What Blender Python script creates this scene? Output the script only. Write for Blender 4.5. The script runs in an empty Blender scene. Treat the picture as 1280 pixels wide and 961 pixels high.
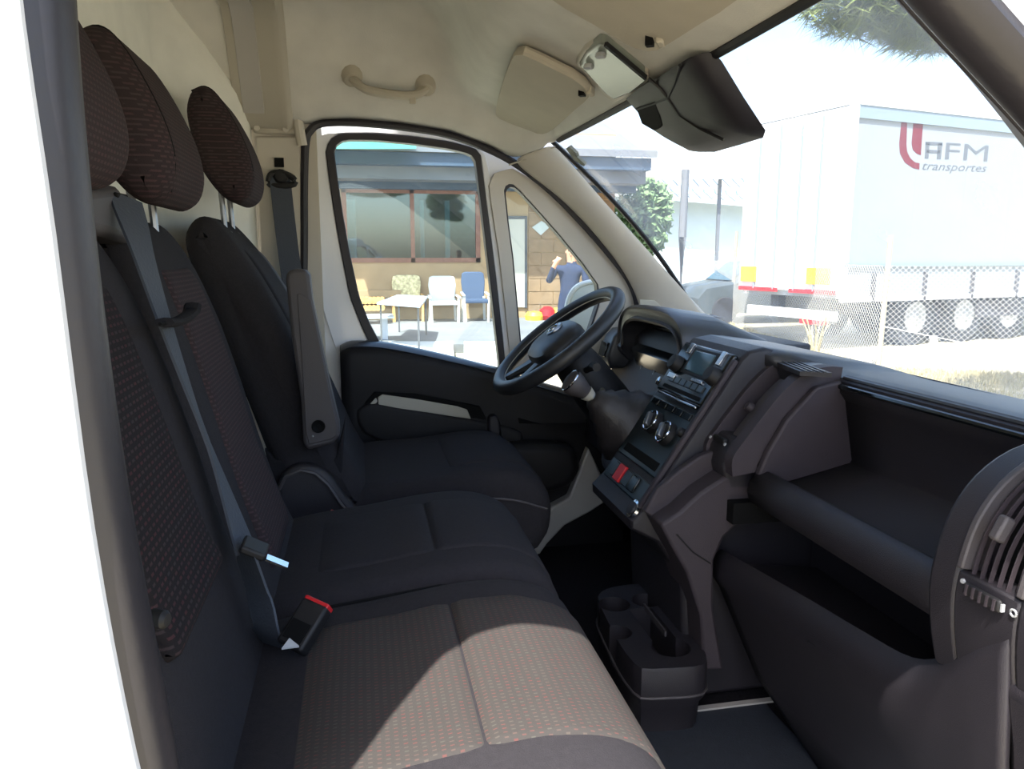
import bpy, bmesh, math, random
from mathutils import Vector, Matrix

random.seed(7)
SC = bpy.context.scene
COL = SC.collection

# ------------------------------------------------------------------ camera, sky, sun, exposure
F = 950.0                                   # focal length in pixels of the 1280x961 frame
CAM = Vector((0.0, -1.35, 1.05)); YAW = math.radians(11.3); PITCH = math.radians(9.7)
cd = bpy.data.cameras.new('camera'); cam = bpy.data.objects.new('camera', cd); COL.objects.link(cam)
cd.sensor_fit = 'HORIZONTAL'; cd.sensor_width = 36.0; cd.lens = F * 36.0 / 1280.0
cd.clip_start = 0.02; cd.clip_end = 500
cam.location = CAM; cam.rotation_euler = (math.pi / 2 - PITCH, 0, -YAW)
SC.camera = cam

TO_SUN = Vector((-0.265, -0.43, 0.84)).normalized()
wd = bpy.data.worlds.new('sky'); SC.world = wd; wd.use_nodes = True
nt = wd.node_tree; bg = nt.nodes['Background']
sky = nt.nodes.new('ShaderNodeTexSky'); sky.sky_type = 'NISHITA'; sky.sun_disc = False
sky.sun_elevation = math.asin(TO_SUN.z); sky.sun_rotation = math.atan2(TO_SUN.x, TO_SUN.y)
sky.dust_density = 2.5; sky.air_density = 1.0; sky.ozone_density = 1.0
nt.links.new(sky.outputs['Color'], bg.inputs['Color']); bg.inputs['Strength'].default_value = 0.44
sl = bpy.data.lights.new('sun', 'SUN'); sl.energy = 11.0; sl.angle = math.radians(0.6); sl.color = (1.0, 0.96, 0.90)
so = bpy.data.objects.new('sun', sl); COL.objects.link(so); so.location = (-4, -8, 20)
so.rotation_euler = TO_SUN.to_track_quat('Z', 'Y').to_euler()

vs = SC.view_settings
vs.view_transform = 'Standard'; vs.look = 'None'; vs.gamma = 1.0; vs.use_curve_mapping = False
vs.exposure = 0.38

# ------------------------------------------------------------------ helpers
_fw = Vector((math.sin(YAW) * math.cos(PITCH), math.cos(YAW) * math.cos(PITCH), -math.sin(PITCH)))
_rt = Vector((math.cos(YAW), -math.sin(YAW), 0)); _up = _rt.cross(_fw)

def P(px, py, x=None, y=None, z=None):
    """measured image point -> its place in the van, at a known x, y or z"""
    d = _fw + _rt * ((px - 640) / F) - _up * ((py - 480.5) / F)
    if x is not None: t = (x - CAM.x) / d.x
    elif y is not None: t = (y - CAM.y) / d.y
    else: t = (z - CAM.z) / d.z
    return CAM + d * t

def Q(px, py, p0, n):
    d = _fw + _rt * ((px - 640) / F) - _up * ((py - 480.5) / F)
    n = Vector(n); p0 = Vector(p0)
    return CAM + d * ((p0 - CAM).dot(n) / d.dot(n))

def lin(c):
    return tuple(((v / 255.0) / 12.92 if v / 255.0 <= 0.04045 else ((v / 255.0 + 0.055) / 1.055) ** 2.4) for v in c)

MATS = {}
def mat(name, rgb, rough=0.6, metal=0.0, var=0.0, scale=40.0, bump=0.0, bscale=400.0, spec=0.5, coat=0.0):
    m = bpy.data.materials.new(name); m.use_nodes = True; MATS[name] = m
    n = m.node_tree.nodes; L = m.node_tree.links; b = n['Principled BSDF']
    c = lin(rgb)
    b.inputs['Base Color'].default_value = (*c, 1); b.inputs['Roughness'].default_value = rough
    b.inputs['Metallic'].default_value = metal; b.inputs['Specular IOR Level'].default_value = spec
    b.inputs['Coat Weight'].default_value = coat
    tc = n.new('ShaderNodeTexCoord')
    if var > 0:
        t = n.new('ShaderNodeTexNoise'); t.inputs['Scale'].default_value = scale; t.inputs['Detail'].default_value = 4
        L.new(tc.outputs['Object'], t.inputs['Vector'])
        r = n.new('ShaderNodeValToRGB')
        r.color_ramp.elements[0].position = 0.3; r.color_ramp.elements[1].position = 0.7
        r.color_ramp.elements[0].color = (*[v * (1 - var) for v in c], 1)
        r.color_ramp.elements[1].color = (*[min(1, v * (1 + var)) for v in c], 1)
        L.new(t.outputs['Fac'], r.inputs['Fac']); L.new(r.outputs['Color'], b.inputs['Base Color'])
    if bump > 0:
        t2 = n.new('ShaderNodeTexNoise'); t2.inputs['Scale'].default_value = bscale; t2.inputs['Detail'].default_value = 2
        L.new(tc.outputs['Object'], t2.inputs['Vector'])
        bp = n.new('ShaderNodeBump'); bp.inputs['Strength'].default_value = bump; bp.inputs['Distance'].default_value = 0.002
        L.new(t2.outputs['Fac'], bp.inputs['Height']); L.new(bp.outputs['Normal'], b.inputs['Normal'])
    return m

def fabric(name, axes, dark, c1, c2, bw=0.016, rh=0.0085, gap=0.0026):
    m = bpy.data.materials.new(name); m.use_nodes = True; MATS[name] = m
    n = m.node_tree.nodes; L = m.node_tree.links; b = n['Principled BSDF']
    tc = n.new('ShaderNodeTexCoord'); sp = n.new('ShaderNodeSeparateXYZ'); cb = n.new('ShaderNodeCombineXYZ')
    L.new(tc.outputs['Object'], sp.inputs[0])
    L.new(sp.outputs[axes[0]], cb.inputs[0]); L.new(sp.outputs[axes[1]], cb.inputs[1])
    br = n.new('ShaderNodeTexBrick'); br.inputs['Scale'].default_value = 1.0
    br.inputs['Brick Width'].default_value = bw; br.inputs['Row Height'].default_value = rh
    br.inputs['Mortar Size'].default_value = gap; br.inputs['Mortar Smooth'].default_value = 0.3
    br.inputs['Color1'].default_value = (*lin(c1), 1); br.inputs['Color2'].default_value = (*lin(c2), 1)
    br.inputs['Mortar'].default_value = (*lin(dark), 1)
    L.new(cb.outputs[0], br.inputs['Vector']); L.new(br.outputs['Color'], b.inputs['Base Color'])
    b.inputs['Roughness'].default_value = 0.95; b.inputs['Specular IOR Level'].default_value = 0.15
    b.inputs['Sheen Weight'].default_value = 0.0
    t2 = n.new('ShaderNodeTexNoise'); t2.inputs['Scale'].default_value = 500
    bp = n.new('ShaderNodeBump'); bp.inputs['Strength'].default_value = 0.25; bp.inputs['Distance'].default_value = 0.002
    L.new(tc.outputs['Object'], t2.inputs['Vector']); L.new(t2.outputs['Fac'], bp.inputs['Height']); L.new(bp.outputs['Normal'], b.inputs['Normal'])
    return m

def glass(name, dust=0.04, tint=(1, 1, 1), refl=1.0):
    m = bpy.data.materials.new(name); m.use_nodes = True; MATS[name] = m
    n = m.node_tree.nodes; L = m.node_tree.links
    for q in list(n): n.remove(q)
    out = n.new('ShaderNodeOutputMaterial'); tr = n.new('ShaderNodeBsdfTransparent'); tr.inputs[0].default_value = (*tint, 1)
    gl = n.new('ShaderNodeBsdfGlossy'); gl.inputs['Roughness'].default_value = 0.02
    lw = n.new('ShaderNodeLayerWeight'); lw.inputs['Blend'].default_value = 0.5
    pw = n.new('ShaderNodeMath'); pw.operation = 'POWER'; pw.inputs[1].default_value = 5.0; L.new(lw.outputs['Facing'], pw.inputs[0])
    fr = n.new('ShaderNodeMath'); fr.operation = 'MULTIPLY_ADD'; fr.inputs[1].default_value = 0.7; fr.inputs[2].default_value = 0.035 * refl; L.new(pw.outputs[0], fr.inputs[0])
    mx = n.new('ShaderNodeMixShader'); L.new(fr.outputs[0], mx.inputs[0]); L.new(tr.outputs[0], mx.inputs[1]); L.new(gl.outputs[0], mx.inputs[2])
    df0 = n.new('ShaderNodeBsdfTranslucent'); df0.inputs[0].default_value = (0.92, 0.95, 0.97, 1)
    df1 = n.new('ShaderNodeBsdfDiffuse'); df1.inputs[0].default_value = (0.8, 0.8, 0.8, 1)
    df = n.new('ShaderNodeMixShader'); df.inputs[0].default_value = 0.2; L.new(df0.outputs[0], df.inputs[1]); L.new(df1.outputs[0], df.inputs[2])
    tc = n.new('ShaderNodeTexCoord'); ns = n.new('ShaderNodeTexNoise'); ns.inputs['Scale'].default_value = 9; ns.inputs['Detail'].default_value = 6
    L.new(tc.outputs['Object'], ns.inputs['Vector'])
    ml = n.new('ShaderNodeMath'); ml.operation = 'MULTIPLY'; ml.inputs[1].default_value = dust * 2; L.new(ns.outputs['Fac'], ml.inputs[0])
    m2 = n.new('ShaderNodeMixShader'); L.new(ml.outputs[0], m2.inputs[0]); L.new(mx.outputs[0], m2.inputs[1]); L.new(df.outputs[0], m2.inputs[2])
    L.new(m2.outputs[0], out.inputs[0])
    return m

def thing(name, label, cat, loc=(0, 0, 0), group=None, kind=None):
    o = bpy.data.objects.new(name, None); COL.objects.link(o); o.location = loc; o.empty_display_size = 0.05
    tag(o, label, cat, group, kind); return o

def tag(o, label=None, cat=None, group=None, kind=None):
    if label: o['label'] = label
    if cat: o['category'] = cat
    if group: o['group'] = group
    if kind: o['kind'] = kind
    return o

def world_loc(o):
    v = Vector((0, 0, 0))
    while o: v += o.location; o = o.parent
    return v

def obj(name, vf, m, parent=None, smooth=True, bevel=0.0, bseg=2, sub=0, solid=0.0, soff=0.0, angle=35, local=False):
    v, f = vf
    me = bpy.data.meshes.new(name); me.from_pydata([tuple(p) for p in v], [], f); me.update()
    bm = bmesh.new(); bm.from_mesh(me); bmesh.ops.remove_doubles(bm, verts=bm.verts, dist=1e-5)
    bmesh.ops.recalc_face_normals(bm, faces=bm.faces); bm.to_mesh(me); bm.free()
    o = bpy.data.objects.new(name, me); COL.objects.link(o)
    if parent is not None:
        o.parent = parent
        if not local: o.location = -world_loc(parent)
    mm = MATS[m] if isinstance(m, str) else m
    me.materials.append(mm)
    if solid:
        s = o.modifiers.new('thickness', 'SOLIDIFY'); s.thickness = solid; s.offset = soff
    if bevel:
        b = o.modifiers.new('round', 'BEVEL'); b.width = bevel; b.segments = bseg; b.limit_method = 'ANGLE'; b.angle_limit = math.radians(30)
    if sub:
        s = o.modifiers.new('smooth', 'SUBSURF'); s.levels = sub; s.render_levels = sub
    if smooth:
        for p in me.polygons: p.use_smooth = True
        if angle < 180: me.set_sharp_from_angle(angle=math.radians(angle))
    return o

def join(*vfs):
    V = []; Fc = []
    for v, f in vfs:
        k = len(V); V += list(v); Fc += [tuple(i + k for i in q) for q in f]
    return V, Fc

def box(x0, x1, y0, y1, z0, z1):
    v = [Vector((x, y, z)) for x in (x0, x1) for y in (y0, y1) for z in (z0, z1)]
    return v, [(0, 1, 3, 2), (4, 6, 7, 5), (0, 4, 5, 1), (2, 3, 7, 6), (0, 2, 6, 4), (1, 5, 7, 3)]

def obox(c, ux, uy, uz, hx, hy, hz):
    c = Vector(c); ux = Vector(ux).normalized(); uy = Vector(uy).normalized(); uz = Vector(uz).normalized()
    v = [c + ux * a * hx + uy * b * hy + uz * d * hz for a in (-1, 1) for b in (-1, 1) for d in (-1, 1)]
    return v, [(0, 1, 3, 2), (4, 6, 7, 5), (0, 4, 5, 1), (2, 3, 7, 6), (0, 2, 6, 4), (1, 5, 7, 3)]

def beam(a, b, w, h=None, up=(0, 0, 1)):
    a = Vector(a); b = Vector(b); d = (b - a); L = d.length; d.normalize(); h = h or w
    s = d.cross(Vector(up))
    if s.length < 1e-4: s = d.cross(Vector((1, 0, 0)))
    s.normalize(); u = s.cross(d)
    return obox((a + b) / 2, d, s, u, L / 2, w / 2, h / 2)

def catmull(pts, n, closed=False):
    pts = [Vector(p) for p in pts]; N = len(pts); out = []
    segs = N if closed else N - 1
    for i in range(segs):
        p1 = pts[i]; p2 = pts[(i + 1) % N]
        p0 = pts[i - 1] if (closed or i > 0) else p1 * 2 - p2
        p3 = pts[(i + 2) % N] if (closed or i + 2 < N) else p2 * 2 - p1
        for k in range(n):
            t = k / n
            out.append(0.5 * ((2 * p1) + (p2 - p0) * t + (2 * p0 - 5 * p1 + 4 * p2 - p3) * t * t + (3 * p1 - p0 - 3 * p2 + p3) * t ** 3))
    if not closed: out.append(pts[-1])
    return out

def resample(pts, n, closed=True):
    pts = [Vector(p) for p in pts]
    if closed: pts = pts + [pts[0]]
    d = [0]
    for a, b in zip(pts, pts[1:]): d.append(d[-1] + (b - a).length)
    out = []; j = 0; m = n if closed else n - 1
    for i in range(n):
        s = d[-1] * i / m
        while j < len(d) - 2 and d[j + 1] < s: j += 1
        t = (s - d[j]) / max(1e-9, d[j + 1] - d[j]); out.append(pts[j].lerp(pts[j + 1], min(1, t)))
    return out

def tube(path, r, k=10, closed=False, flat=1.0, up=(0, 0, 1), rs=None):
    path = [Vector(p) for p in path]; N = len(path); V = []; Fc = []
    for i, p in enumerate(path):
        if closed: t = path[(i + 1) % N] - path[i - 1]
        else: t = path[min(i + 1, N - 1)] - path[max(i - 1, 0)]
        t.normalize(); s = t.cross(Vector(up))
        if s.length < 1e-3: s = t.cross(Vector((1, 0, 0)))
        s.normalize(); u = s.cross(t); rr = rs[i] if rs else r
        for j in range(k):
            a = 2 * math.pi * j / k; V.append(p + s * math.cos(a) * rr + u * math.sin(a) * rr * flat)
    for i in range(N if closed else N - 1):
        for j in range(k):
            Fc.append((i * k + j, i * k + (j + 1) % k, ((i + 1) % N) * k + (j + 1) % k, ((i + 1) % N) * k + j))
    if not closed:
        Fc.append(tuple(range(k - 1, -1, -1))); Fc.append(tuple((N - 1) * k + j for j in range(k)))
    return V, Fc

def loft(secs, caps=True, ring=True):
    k = len(secs[0]); V = [Vector(p) for s in secs for p in s]; Fc = []
    for i in range(len(secs) - 1):
        for j in range(k if ring else k - 1):
            Fc.append((i * k + j, i * k + (j + 1) % k, (i + 1) * k + (j + 1) % k, (i + 1) * k + j))
    if caps and ring:
        Fc.append(tuple(range(k - 1, -1, -1))); Fc.append(tuple((len(secs) - 1) * k + j for j in range(k)))
    return V, Fc

def inset2(prof, d):
    """move a closed 2-d outline inward by d"""
    N = len(prof); A = sum(prof[i][0] * prof[(i + 1) % N][1] - prof[(i + 1) % N][0] * prof[i][1] for i in range(N))
    s = 1 if A > 0 else -1; out = []
    for i in range(N):
        a = Vector(prof[i - 1][:2]); b = Vector(prof[(i + 1) % N][:2]); t = (b - a)
        if t.length < 1e-9: out.append(Vector(prof[i][:2])); continue
        t.normalize(); out.append(Vector(prof[i][:2]) + Vector((-t.y, t.x)) * s * d)
    return out

def slab(prof, y0, y1, r, n=6, smooth=6, ease=None):
    """closed side outline (x,z) carried across y, its ends rounded with radius r"""
    pr = [Vector((p.x, p.y)) for p in catmull([(a, b, 0) for a, b in prof], smooth, True)] if smooth else [Vector(p) for p in prof]
    st = []
    for i in range(n + 1):
        a = math.pi / 2 * i / n; st.append((y0 + r * (1 - math.sin(a)), r * (1 - math.cos(a))))
    st = [(y0 + r * (1 - math.cos(math.pi / 2 * i / n)), r * (1 - math.sin(math.pi / 2 * i / n))) for i in range(n + 1)]
    mid = [(y0 + r + (y1 - y0 - 2 * r) * i / 6, 0) for i in range(1, 6)]
    st = st + mid + [(y1 - (q[0] - y0), q[1]) for q in reversed(st)]
    secs = []
    for y, d in st:
        ip = inset2(pr, d) if d > 1e-6 else pr
        secs.append([Vector((p.x, y, p.y)) for p in ip])
    v, f = loft(secs)
    if ease: v = [Vector(ease(p)) for p in v]
    return v, f

def extr(prof, y0, y1):
    """closed (x,z) outline extruded in y, sharp ends"""
    n = len(prof); v = [Vector((a, y0, b)) for a, b in prof] + [Vector((a, y1, b)) for a, b in prof]
    f = [tuple(range(n)), tuple(range(2 * n - 1, n - 1, -1))] + [(i, (i + 1) % n, n + (i + 1) % n, n + i) for i in range(n)]
    return v, f

def band(curve, y0, y1, thick, cx=None):
    """open (x,z) curve, given thickness towards +x/-z, extruded in y"""
    c = [Vector((a, b)) for a, b in curve]; off = []
    for i in range(len(c)):
        t = c[min(i + 1, len(c) - 1)] - c[max(i - 1, 0)]; t.normalize(); nn = Vector((-t.y, t.x))
        if nn.x - nn.y < 0: nn = -nn
        off.append(c[i] + nn * thick)
    return extr([tuple(p) for p in c] + [tuple(p) for p in reversed(off)], y0, y1)

def prism(pts, d):
    """3-d polygon thickened along vector d"""
    d = Vector(d); n = len(pts); v = [Vector(p) for p in pts] + [Vector(p) + d for p in pts]
    return v, [tuple(range(n)), tuple(range(2 * n - 1, n - 1, -1))] + [(i, (i + 1) % n, n + (i + 1) % n, n + i) for i in range(n)]

def ringplate(outer, inner, d, n=96):
    """plate with a hole between two closed outlines with the same start, thickened along d"""
    o = resample(outer, n); i = resample(inner, n); d = Vector(d)
    return loft_closed([o, i, [p + d for p in i], [p + d for p in o]])

def loft_closed(secs):
    k = len(secs[0]); m = len(secs); V = [Vector(p) for s in secs for p in s]; Fc = []
    for i in range(m):
        for j in range(k):
            Fc.append((i * k + j, i * k + (j + 1) % k, ((i + 1) % m) * k + (j + 1) % k, ((i + 1) % m) * k + j))
    return V, Fc

def lathe(c, axis, prof, k=24):
    """prof: (distance along axis, radius)"""
    c = Vector(c); a = Vector(axis).normalized(); s = a.orthogonal().normalized(); u = a.cross(s); secs = []
    for h, r in prof:
        secs.append([c + a * h + (s * math.cos(2 * math.pi * j / k) + u * math.sin(2 * math.pi * j / k)) * max(r, 1e-4) for j in range(k)])
    return loft(secs)

def sheet(rows):
    return loft([[Vector(p) for p in r] for r in rows], caps=False, ring=False)

def copy_tree(o, parent=None):
    c = o.copy(); COL.objects.link(c); c.parent = parent
    for ch in list(o.children): copy_tree(ch, c)
    return c

# ------------------------------------------------------------------ materials
mat('white_paint', (236, 238, 242), 0.25, coat=0.4, spec=0.5)
mat('cream_plastic', (198, 192, 180), 0.55, var=0.03, scale=8, bump=0.15, bscale=700)
mat('bulkhead_lining', (236, 235, 226), 0.95, var=0.04, scale=14, bump=0.3, bscale=500, spec=0.2)
mat('cream_headliner', (212, 209, 201), 0.95, var=0.05, scale=14, bump=0.3, bscale=500, spec=0.2)
mat('beige_visor', (184, 176, 160), 0.85, var=0.03, scale=20, bump=0.2, bscale=600, spec=0.2)
mat('grey_beige', (180, 174, 160), 0.6, var=0.03, scale=10, bump=0.15, bscale=600)
mat('pale_panel', (176, 172, 166), 0.55, var=0.03, scale=10)
mat('rubber', (40, 38, 44), 0.5, bump=0.1, bscale=200)
mat('rubber_lit', (38, 36, 41), 0.42, bump=0.15, bscale=120)
mat('black_trim', (20, 19, 21), 0.6)
mat('dash_dark', (38, 35, 40), 0.5, var=0.05, scale=30, bump=0.35, bscale=900, spec=0.5)
mat('dash_brown', (58, 51, 56), 0.6, var=0.05, scale=30, bump=0.35, bscale=900, spec=0.45)
mat('dash_top', (42, 42, 47), 0.38, var=0.05, scale=30, bump=0.2, bscale=900, spec=0.8)
mat('door_dark', (27, 26, 29), 0.55, var=0.05, scale=30, bump=0.3, bscale=900, spec=0.3)
mat('ledge_plastic', (38, 40, 44), 0.3, bump=0.15, bscale=900, spec=0.8)
mat('gloss_black', (16, 20, 22), 0.16, spec=0.6)
mat('panel_green_black', (28, 36, 38), 0.3, spec=0.5)
mat('deep_black', (10, 10, 11), 0.8, spec=0.2)
mat('chrome', (200, 202, 205), 0.15, metal=1.0)
mat('steel', (150, 152, 156), 0.35, metal=1.0)
mat('silver_plastic', (176, 172, 160), 0.45)
mat('red_plastic', (196, 34, 40), 0.4)
mat('red_orange', (214, 60, 34), 0.45)
mat('white_mark', (168, 170, 172), 0.5)
mat('screen_grey', (64, 92, 104), 0.12, spec=0.7)
mat('belt', (66, 71, 80), 0.7, bump=0.5, bscale=260, spec=0.35)
mat('leather', (44, 40, 40), 0.5, var=0.1, scale=30, bump=0.4, bscale=120)
mat('wheel_leather', (36, 37, 40), 0.42, bump=0.2, bscale=700, spec=0.5)
mat('arm_plastic', (70, 66, 68), 0.55, bump=0.25, bscale=800)
mat('seat_plain', (47, 45, 48), 0.95, var=0.08, scale=160, bump=0.4, bscale=700, spec=0.15)
mat('seat_side', (38, 37, 40), 0.95, var=0.08, scale=160, bump=0.4, bscale=700, spec=0.15)
mat('carpet', (34, 33, 37), 1.0, var=0.2, scale=120, bump=0.6, bscale=500, spec=0.1)
mat('floor_mat', (40, 46, 56), 0.7, var=0.1, scale=60, bump=0.4, bscale=300)
mat('lamp_grey', (128, 132, 124), 0.35, var=0.02)
mat('lamp_lens', (140, 146, 138), 0.2)
fabric('seat_dots_back', (1, 2), (33, 30, 32), (66, 40, 44), (52, 48, 50), bw=0.012, rh=0.0075, gap=0.0028)
fabric('seat_dots_cushion', (1, 0), (62, 59, 57), (92, 58, 56), (74, 73, 68), bw=0.006, rh=0.0085, gap=0.0026)
fabric('headrest_dots', (1, 2), (52, 44, 46), (72, 54, 56), (64, 57, 58), bw=0.010, rh=0.0065, gap=0.0022)
glass('windscreen_glass', 0.20, (0.96, 0.99, 0.99))
glass('side_glass', 0.02, (0.90, 0.98, 1.0))
glass('house_glass', 0.0, (0.35, 0.60, 0.66), 3.5)

# ================================================================== THE VAN: setting
FLOOR = 0.15
def struct(name, vf, m, label=None, cat=None, **k):
    o = obj(name, vf, m, **k); o['kind'] = 'structure'
    if label: tag(o, label, cat)
    return o

# --- floor
fl = struct('floor', box(-0.46, 1.17, -0.86, 0.86, FLOOR - 0.06, FLOOR), 'carpet', 'dark carpeted van cab floor', 'floor')
obj('floor_mat', box(0.30, 0.78, -0.60, -0.06, FLOOR, FLOOR + 0.008), 'floor_mat', fl, bevel=0.004)
obj('sill_strip', box(0.30, 0.80, -0.075, -0.062, FLOOR + 0.008, FLOOR + 0.012), 'pale_panel', fl)
obj('sill_step', box(-0.10, 1.0, -0.90, -0.80, FLOOR - 0.12, FLOOR + 0.02), 'black_trim', fl, bevel=0.01)

# --- ceiling (headliner): domed roof, dropping to the lower panel above the windscreen
def sstep(a, b, x):
    t = max(0, min(1, (x - a) / (b - a))); return t * t * (3 - 2 * t)
def front_z(x, y):
    return 1.368 + (0.575 - x) * 0.40 - 0.01 * (abs(y) / 0.8) ** 2
def edge_z(x):
    pts = [(-0.5, 1.40)] + [(q.x, q.z + .004) for q in (P(u, v, y=.843) for u, v in [(384, 158), (402, 152), (440, 151), (500, 156), (560, 166), (610, 184), (638, 199)])] + [(.465, 1.322), (.56, 1.356)]
    for (a, za), (b, zb) in zip(pts, pts[1:]):
        if x <= b: return za + (zb - za) * max(0, (x - a) / (b - a))
    return 1.356
def ceil_z(x, y):
    a = abs(y) / 0.84
    dome = 1.67 - 0.03 * a * a
    rz = dome - (dome - edge_z(x)) * sstep(0.74, 1.0, a) ** 1.25
    fz = front_z(x, y)
    w = sstep(0.17, 0.33, x + 0.05 * (1 - a))
    side = sstep(0.88, 1.0, a)
    fz = fz - max(0, fz - edge_z(x)) * side
    return rz * (1 - w) + min(fz, rz) * w
rows = []
xs = [-0.46 + (0.575 + 0.46) * i / 60 for i in range(61)]
ys = [-0.84 + 1.68 * j / 72 for j in range(73)]
for x in xs:
    bow = 0.0
    rows.append([Vector((x - (0.035 * (abs(y) / 0.84) ** 2 if x > 0.5 else 0) * sstep(0.5, 0.575, x), y * (1 - .07 * sstep(.38, .55, x)), ceil_z(x, y))) for y in ys])
ceiling = struct('ceiling', sheet(rows), 'cream_headliner', 'cream fabric headliner of the cab roof', 'headliner', solid=0.02, soff=1.0, angle=180)
hd = [Vector((0.575 - 0.035 * (y / 0.84) ** 2, y, ceil_z(0.575, y))) for y in [-0.76 + 1.5 * j / 30 for j in range(31)]]
obj('header_edge', tube(hd, 0.009, 8), 'black_trim', ceiling)

# --- rear wall (bulkhead), curving forward at the sides
def bulk_x(y):
    return -0.44 + 0.165 * sstep(0.55, 0.84, abs(y))
rows = []
for z in [FLOOR, 0.5, 0.9, 1.2, 1.35, 1.45, 1.55, 1.62, 1.69]:
    rows.append([Vector((bulk_x(y) - 0.10 * sstep(1.45, 1.69, z) * sstep(0.5, .84, abs(y)), y, z)) for y in ys])
wr = struct('wall_rear', sheet(rows), 'bulkhead_lining', 'cream padded bulkhead wall behind the seats', 'bulkhead', solid=0.02, soff=0, angle=180)

# --- left wall: body side with the pillar trim behind the driver door
YD = 0.86
wl = struct('wall_left', box(-0.46, -0.10, 0.85, 0.93, FLOOR, 1.45), 'cream_plastic', 'cream body side panel behind the driver door', 'wall')
pil = [P(312, 140, y=.832), P(368, 140, y=.832), P(372, 168, y=.832), P(316, 166, y=.832)]
up = obj('pillar_cover', prism(pil, (0, 0.03, 0)), 'grey_beige', wl, bevel=0.008)
obj('lower_pillar_cover', prism([P(318, 170, y=.84), P(376, 170, y=.84), P(380, 430, y=.84), P(330, 430, y=.84)], (0, 0.02, 0)), 'cream_plastic', wl, bevel=0.006)
# raised ridge beside the pillar, going up into the roof
rg = catmull([P(378, 182, y=.838), P(374, 160, y=.834), P(372, 146, y=.832)], 6)
obj('pillar_ridge', tube(rg, 0.014, 10), 'cream_plastic', wl)
for (sx, sy) in ((321, 160), (357, 162)):
    obj('screw_cap', lathe(P(sx, sy, y=.828), (0, -1, 0), [(0, .008), (.004, .007), (.005, 0)], 12), 'cream_plastic', wl)

rows = []
for y in [.838 - i * .03 for i in range(48)]:
    rows.append([Vector((x, y, ceil_z(x, y) - o_)) for x, o_ in ((-.300, .0), (-.298, .016), (-.285, .020), (-.185, .020), (-.172, .026), (-.160, .016), (-.156, .0))])
obj('roof_bow_trim', sheet(rows), 'grey_beige', ceiling, angle=50)
rows = []
for y in [.79 - i * .04 for i in range(16)]:
    rows.append([Vector((x, y, ceil_z(x, y) - o_)) for x, o_ in ((-.278, .018), (-.276, .027), (-.226, .027), (-.224, .018))])
obj('roof_lamp_strip', sheet(rows), 'pale_panel', ceiling, angle=50)
# --- door seal of the far opening
seal_px = [(378, 440), (379, 380), (380, 300), (380, 230), (382, 178), (388, 163), (402, 154), (440, 153), (500, 158), (560, 168), (610, 186), (650, 208), (690, 240), (725, 275), (760, 315), (785, 348), (796, 375), (797, 400), (795, 440), (770, 600)]
seal = catmull([P(a, b, y=.845) for a, b in seal_px], 5)
obj('door_seal', tube(seal, 0.011, 8), 'rubber', wl)

# --- driver door
door = bpy.data.objects.new('door_1', None); COL.objects.link(door); door.location = (0.4, YD, 0.2)
tag(door, 'closed driver door with white inner frame and dark trim panel', 'door', kind='structure')
win_in = [(418, 190), (421, 180), (431, 174.5), (470, 175), (517, 179.5), (560, 185.5), (588, 192), (594, 199), (602, 260), (612, 345), (625, 461), (600, 455), (560, 446), (520, 438), (476, 430), (462, 404), (449, 370), (437, 315), (428, 263), (422, 222)]
win_seal = [(407, 190), (411, 175), (424, 166), (470, 166), (517, 170), (562, 176.5), (594, 185), (601, 193), (609, 258), (620, 345), (633, 463), (605, 462), (560, 452), (520, 444), (464, 434), (450, 404), (437, 370), (426, 315), (417, 263), (411, 222)]
frame_out = [(381, 180), (388, 166), (402, 157), (470, 158), (530, 165), (580, 177), (606, 189), (612, 215), (618, 258), (630, 345), (645, 480), (605, 480), (560, 475), (520, 470), (428, 460), (414, 420), (402, 380), (392, 315), (386, 263), (382, 222)]
def door_pts(l, y): return [P(a, b, y=y) for a, b in l]
obj('door_frame', ringplate(door_pts(frame_out, .872), door_pts(win_seal, .872), (0, .05, 0)), 'white_paint', door, bevel=0.006)
lf = [P(a, b, y=.885) for a, b in [(374, 165), (400, 300), (440, 430), (470, 700), (360, 700)]]
obj('door_edge', prism(lf, (0, .03, 0)), 'white_paint', door)
obj('window_seal', ringplate(door_pts(win_seal, .866), door_pts(win_in, .866), (0, .04, 0)), 'rubber', door, bevel=0.003)
g = obj('window_glass', prism(catmull(door_pts(win_in, .89), 1, True), (0, .004, 0)), 'side_glass', door, smooth=False)
# slim post and quarter window surround in beige plastic
q_in = [(630, 238), (633, 230), (641, 230), (650, 238), (672, 262), (700, 294), (728, 328), (748, 356), (750, 380), (735, 425), (695, 437), (651, 440), (646, 385), (640, 320), (634, 275)]
q_out = [(611, 232), (618, 216), (640, 210), (662, 222), (694, 244), (728, 278), (764, 318), (790, 352), (802, 395), (800, 450), (720, 462), (640, 470), (632, 390), (624, 320), (615, 262)]
obj('quarter_window_surround', ringplate(door_pts(q_out, .862), door_pts(q_in, .866), (0, .045, 0)), 'cream_plastic', door, bevel=0.006)
q_seal = [((a - 688) * .965 + 688, (b - 340) * .965 + 340) for a, b in q_in]
obj('quarter_window_seal', ringplate(door_pts(q_in, .868), door_pts(q_seal, .868), (0, .03, 0)), 'rubber', door)
obj('quarter_window_glass', prism(door_pts(q_in, .889), (0, .004, 0)), 'side_glass', door, smooth=False)
obj('frame_corner', prism([P(a, b, y=.884) for a, b in [(594, 178), (616, 186), (652, 206), (692, 238), (704, 262), (664, 236), (640, 214), (622, 220), (616, 262), (604, 230)]], (0, .03, 0)), 'white_paint', door, smooth=False)
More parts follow.
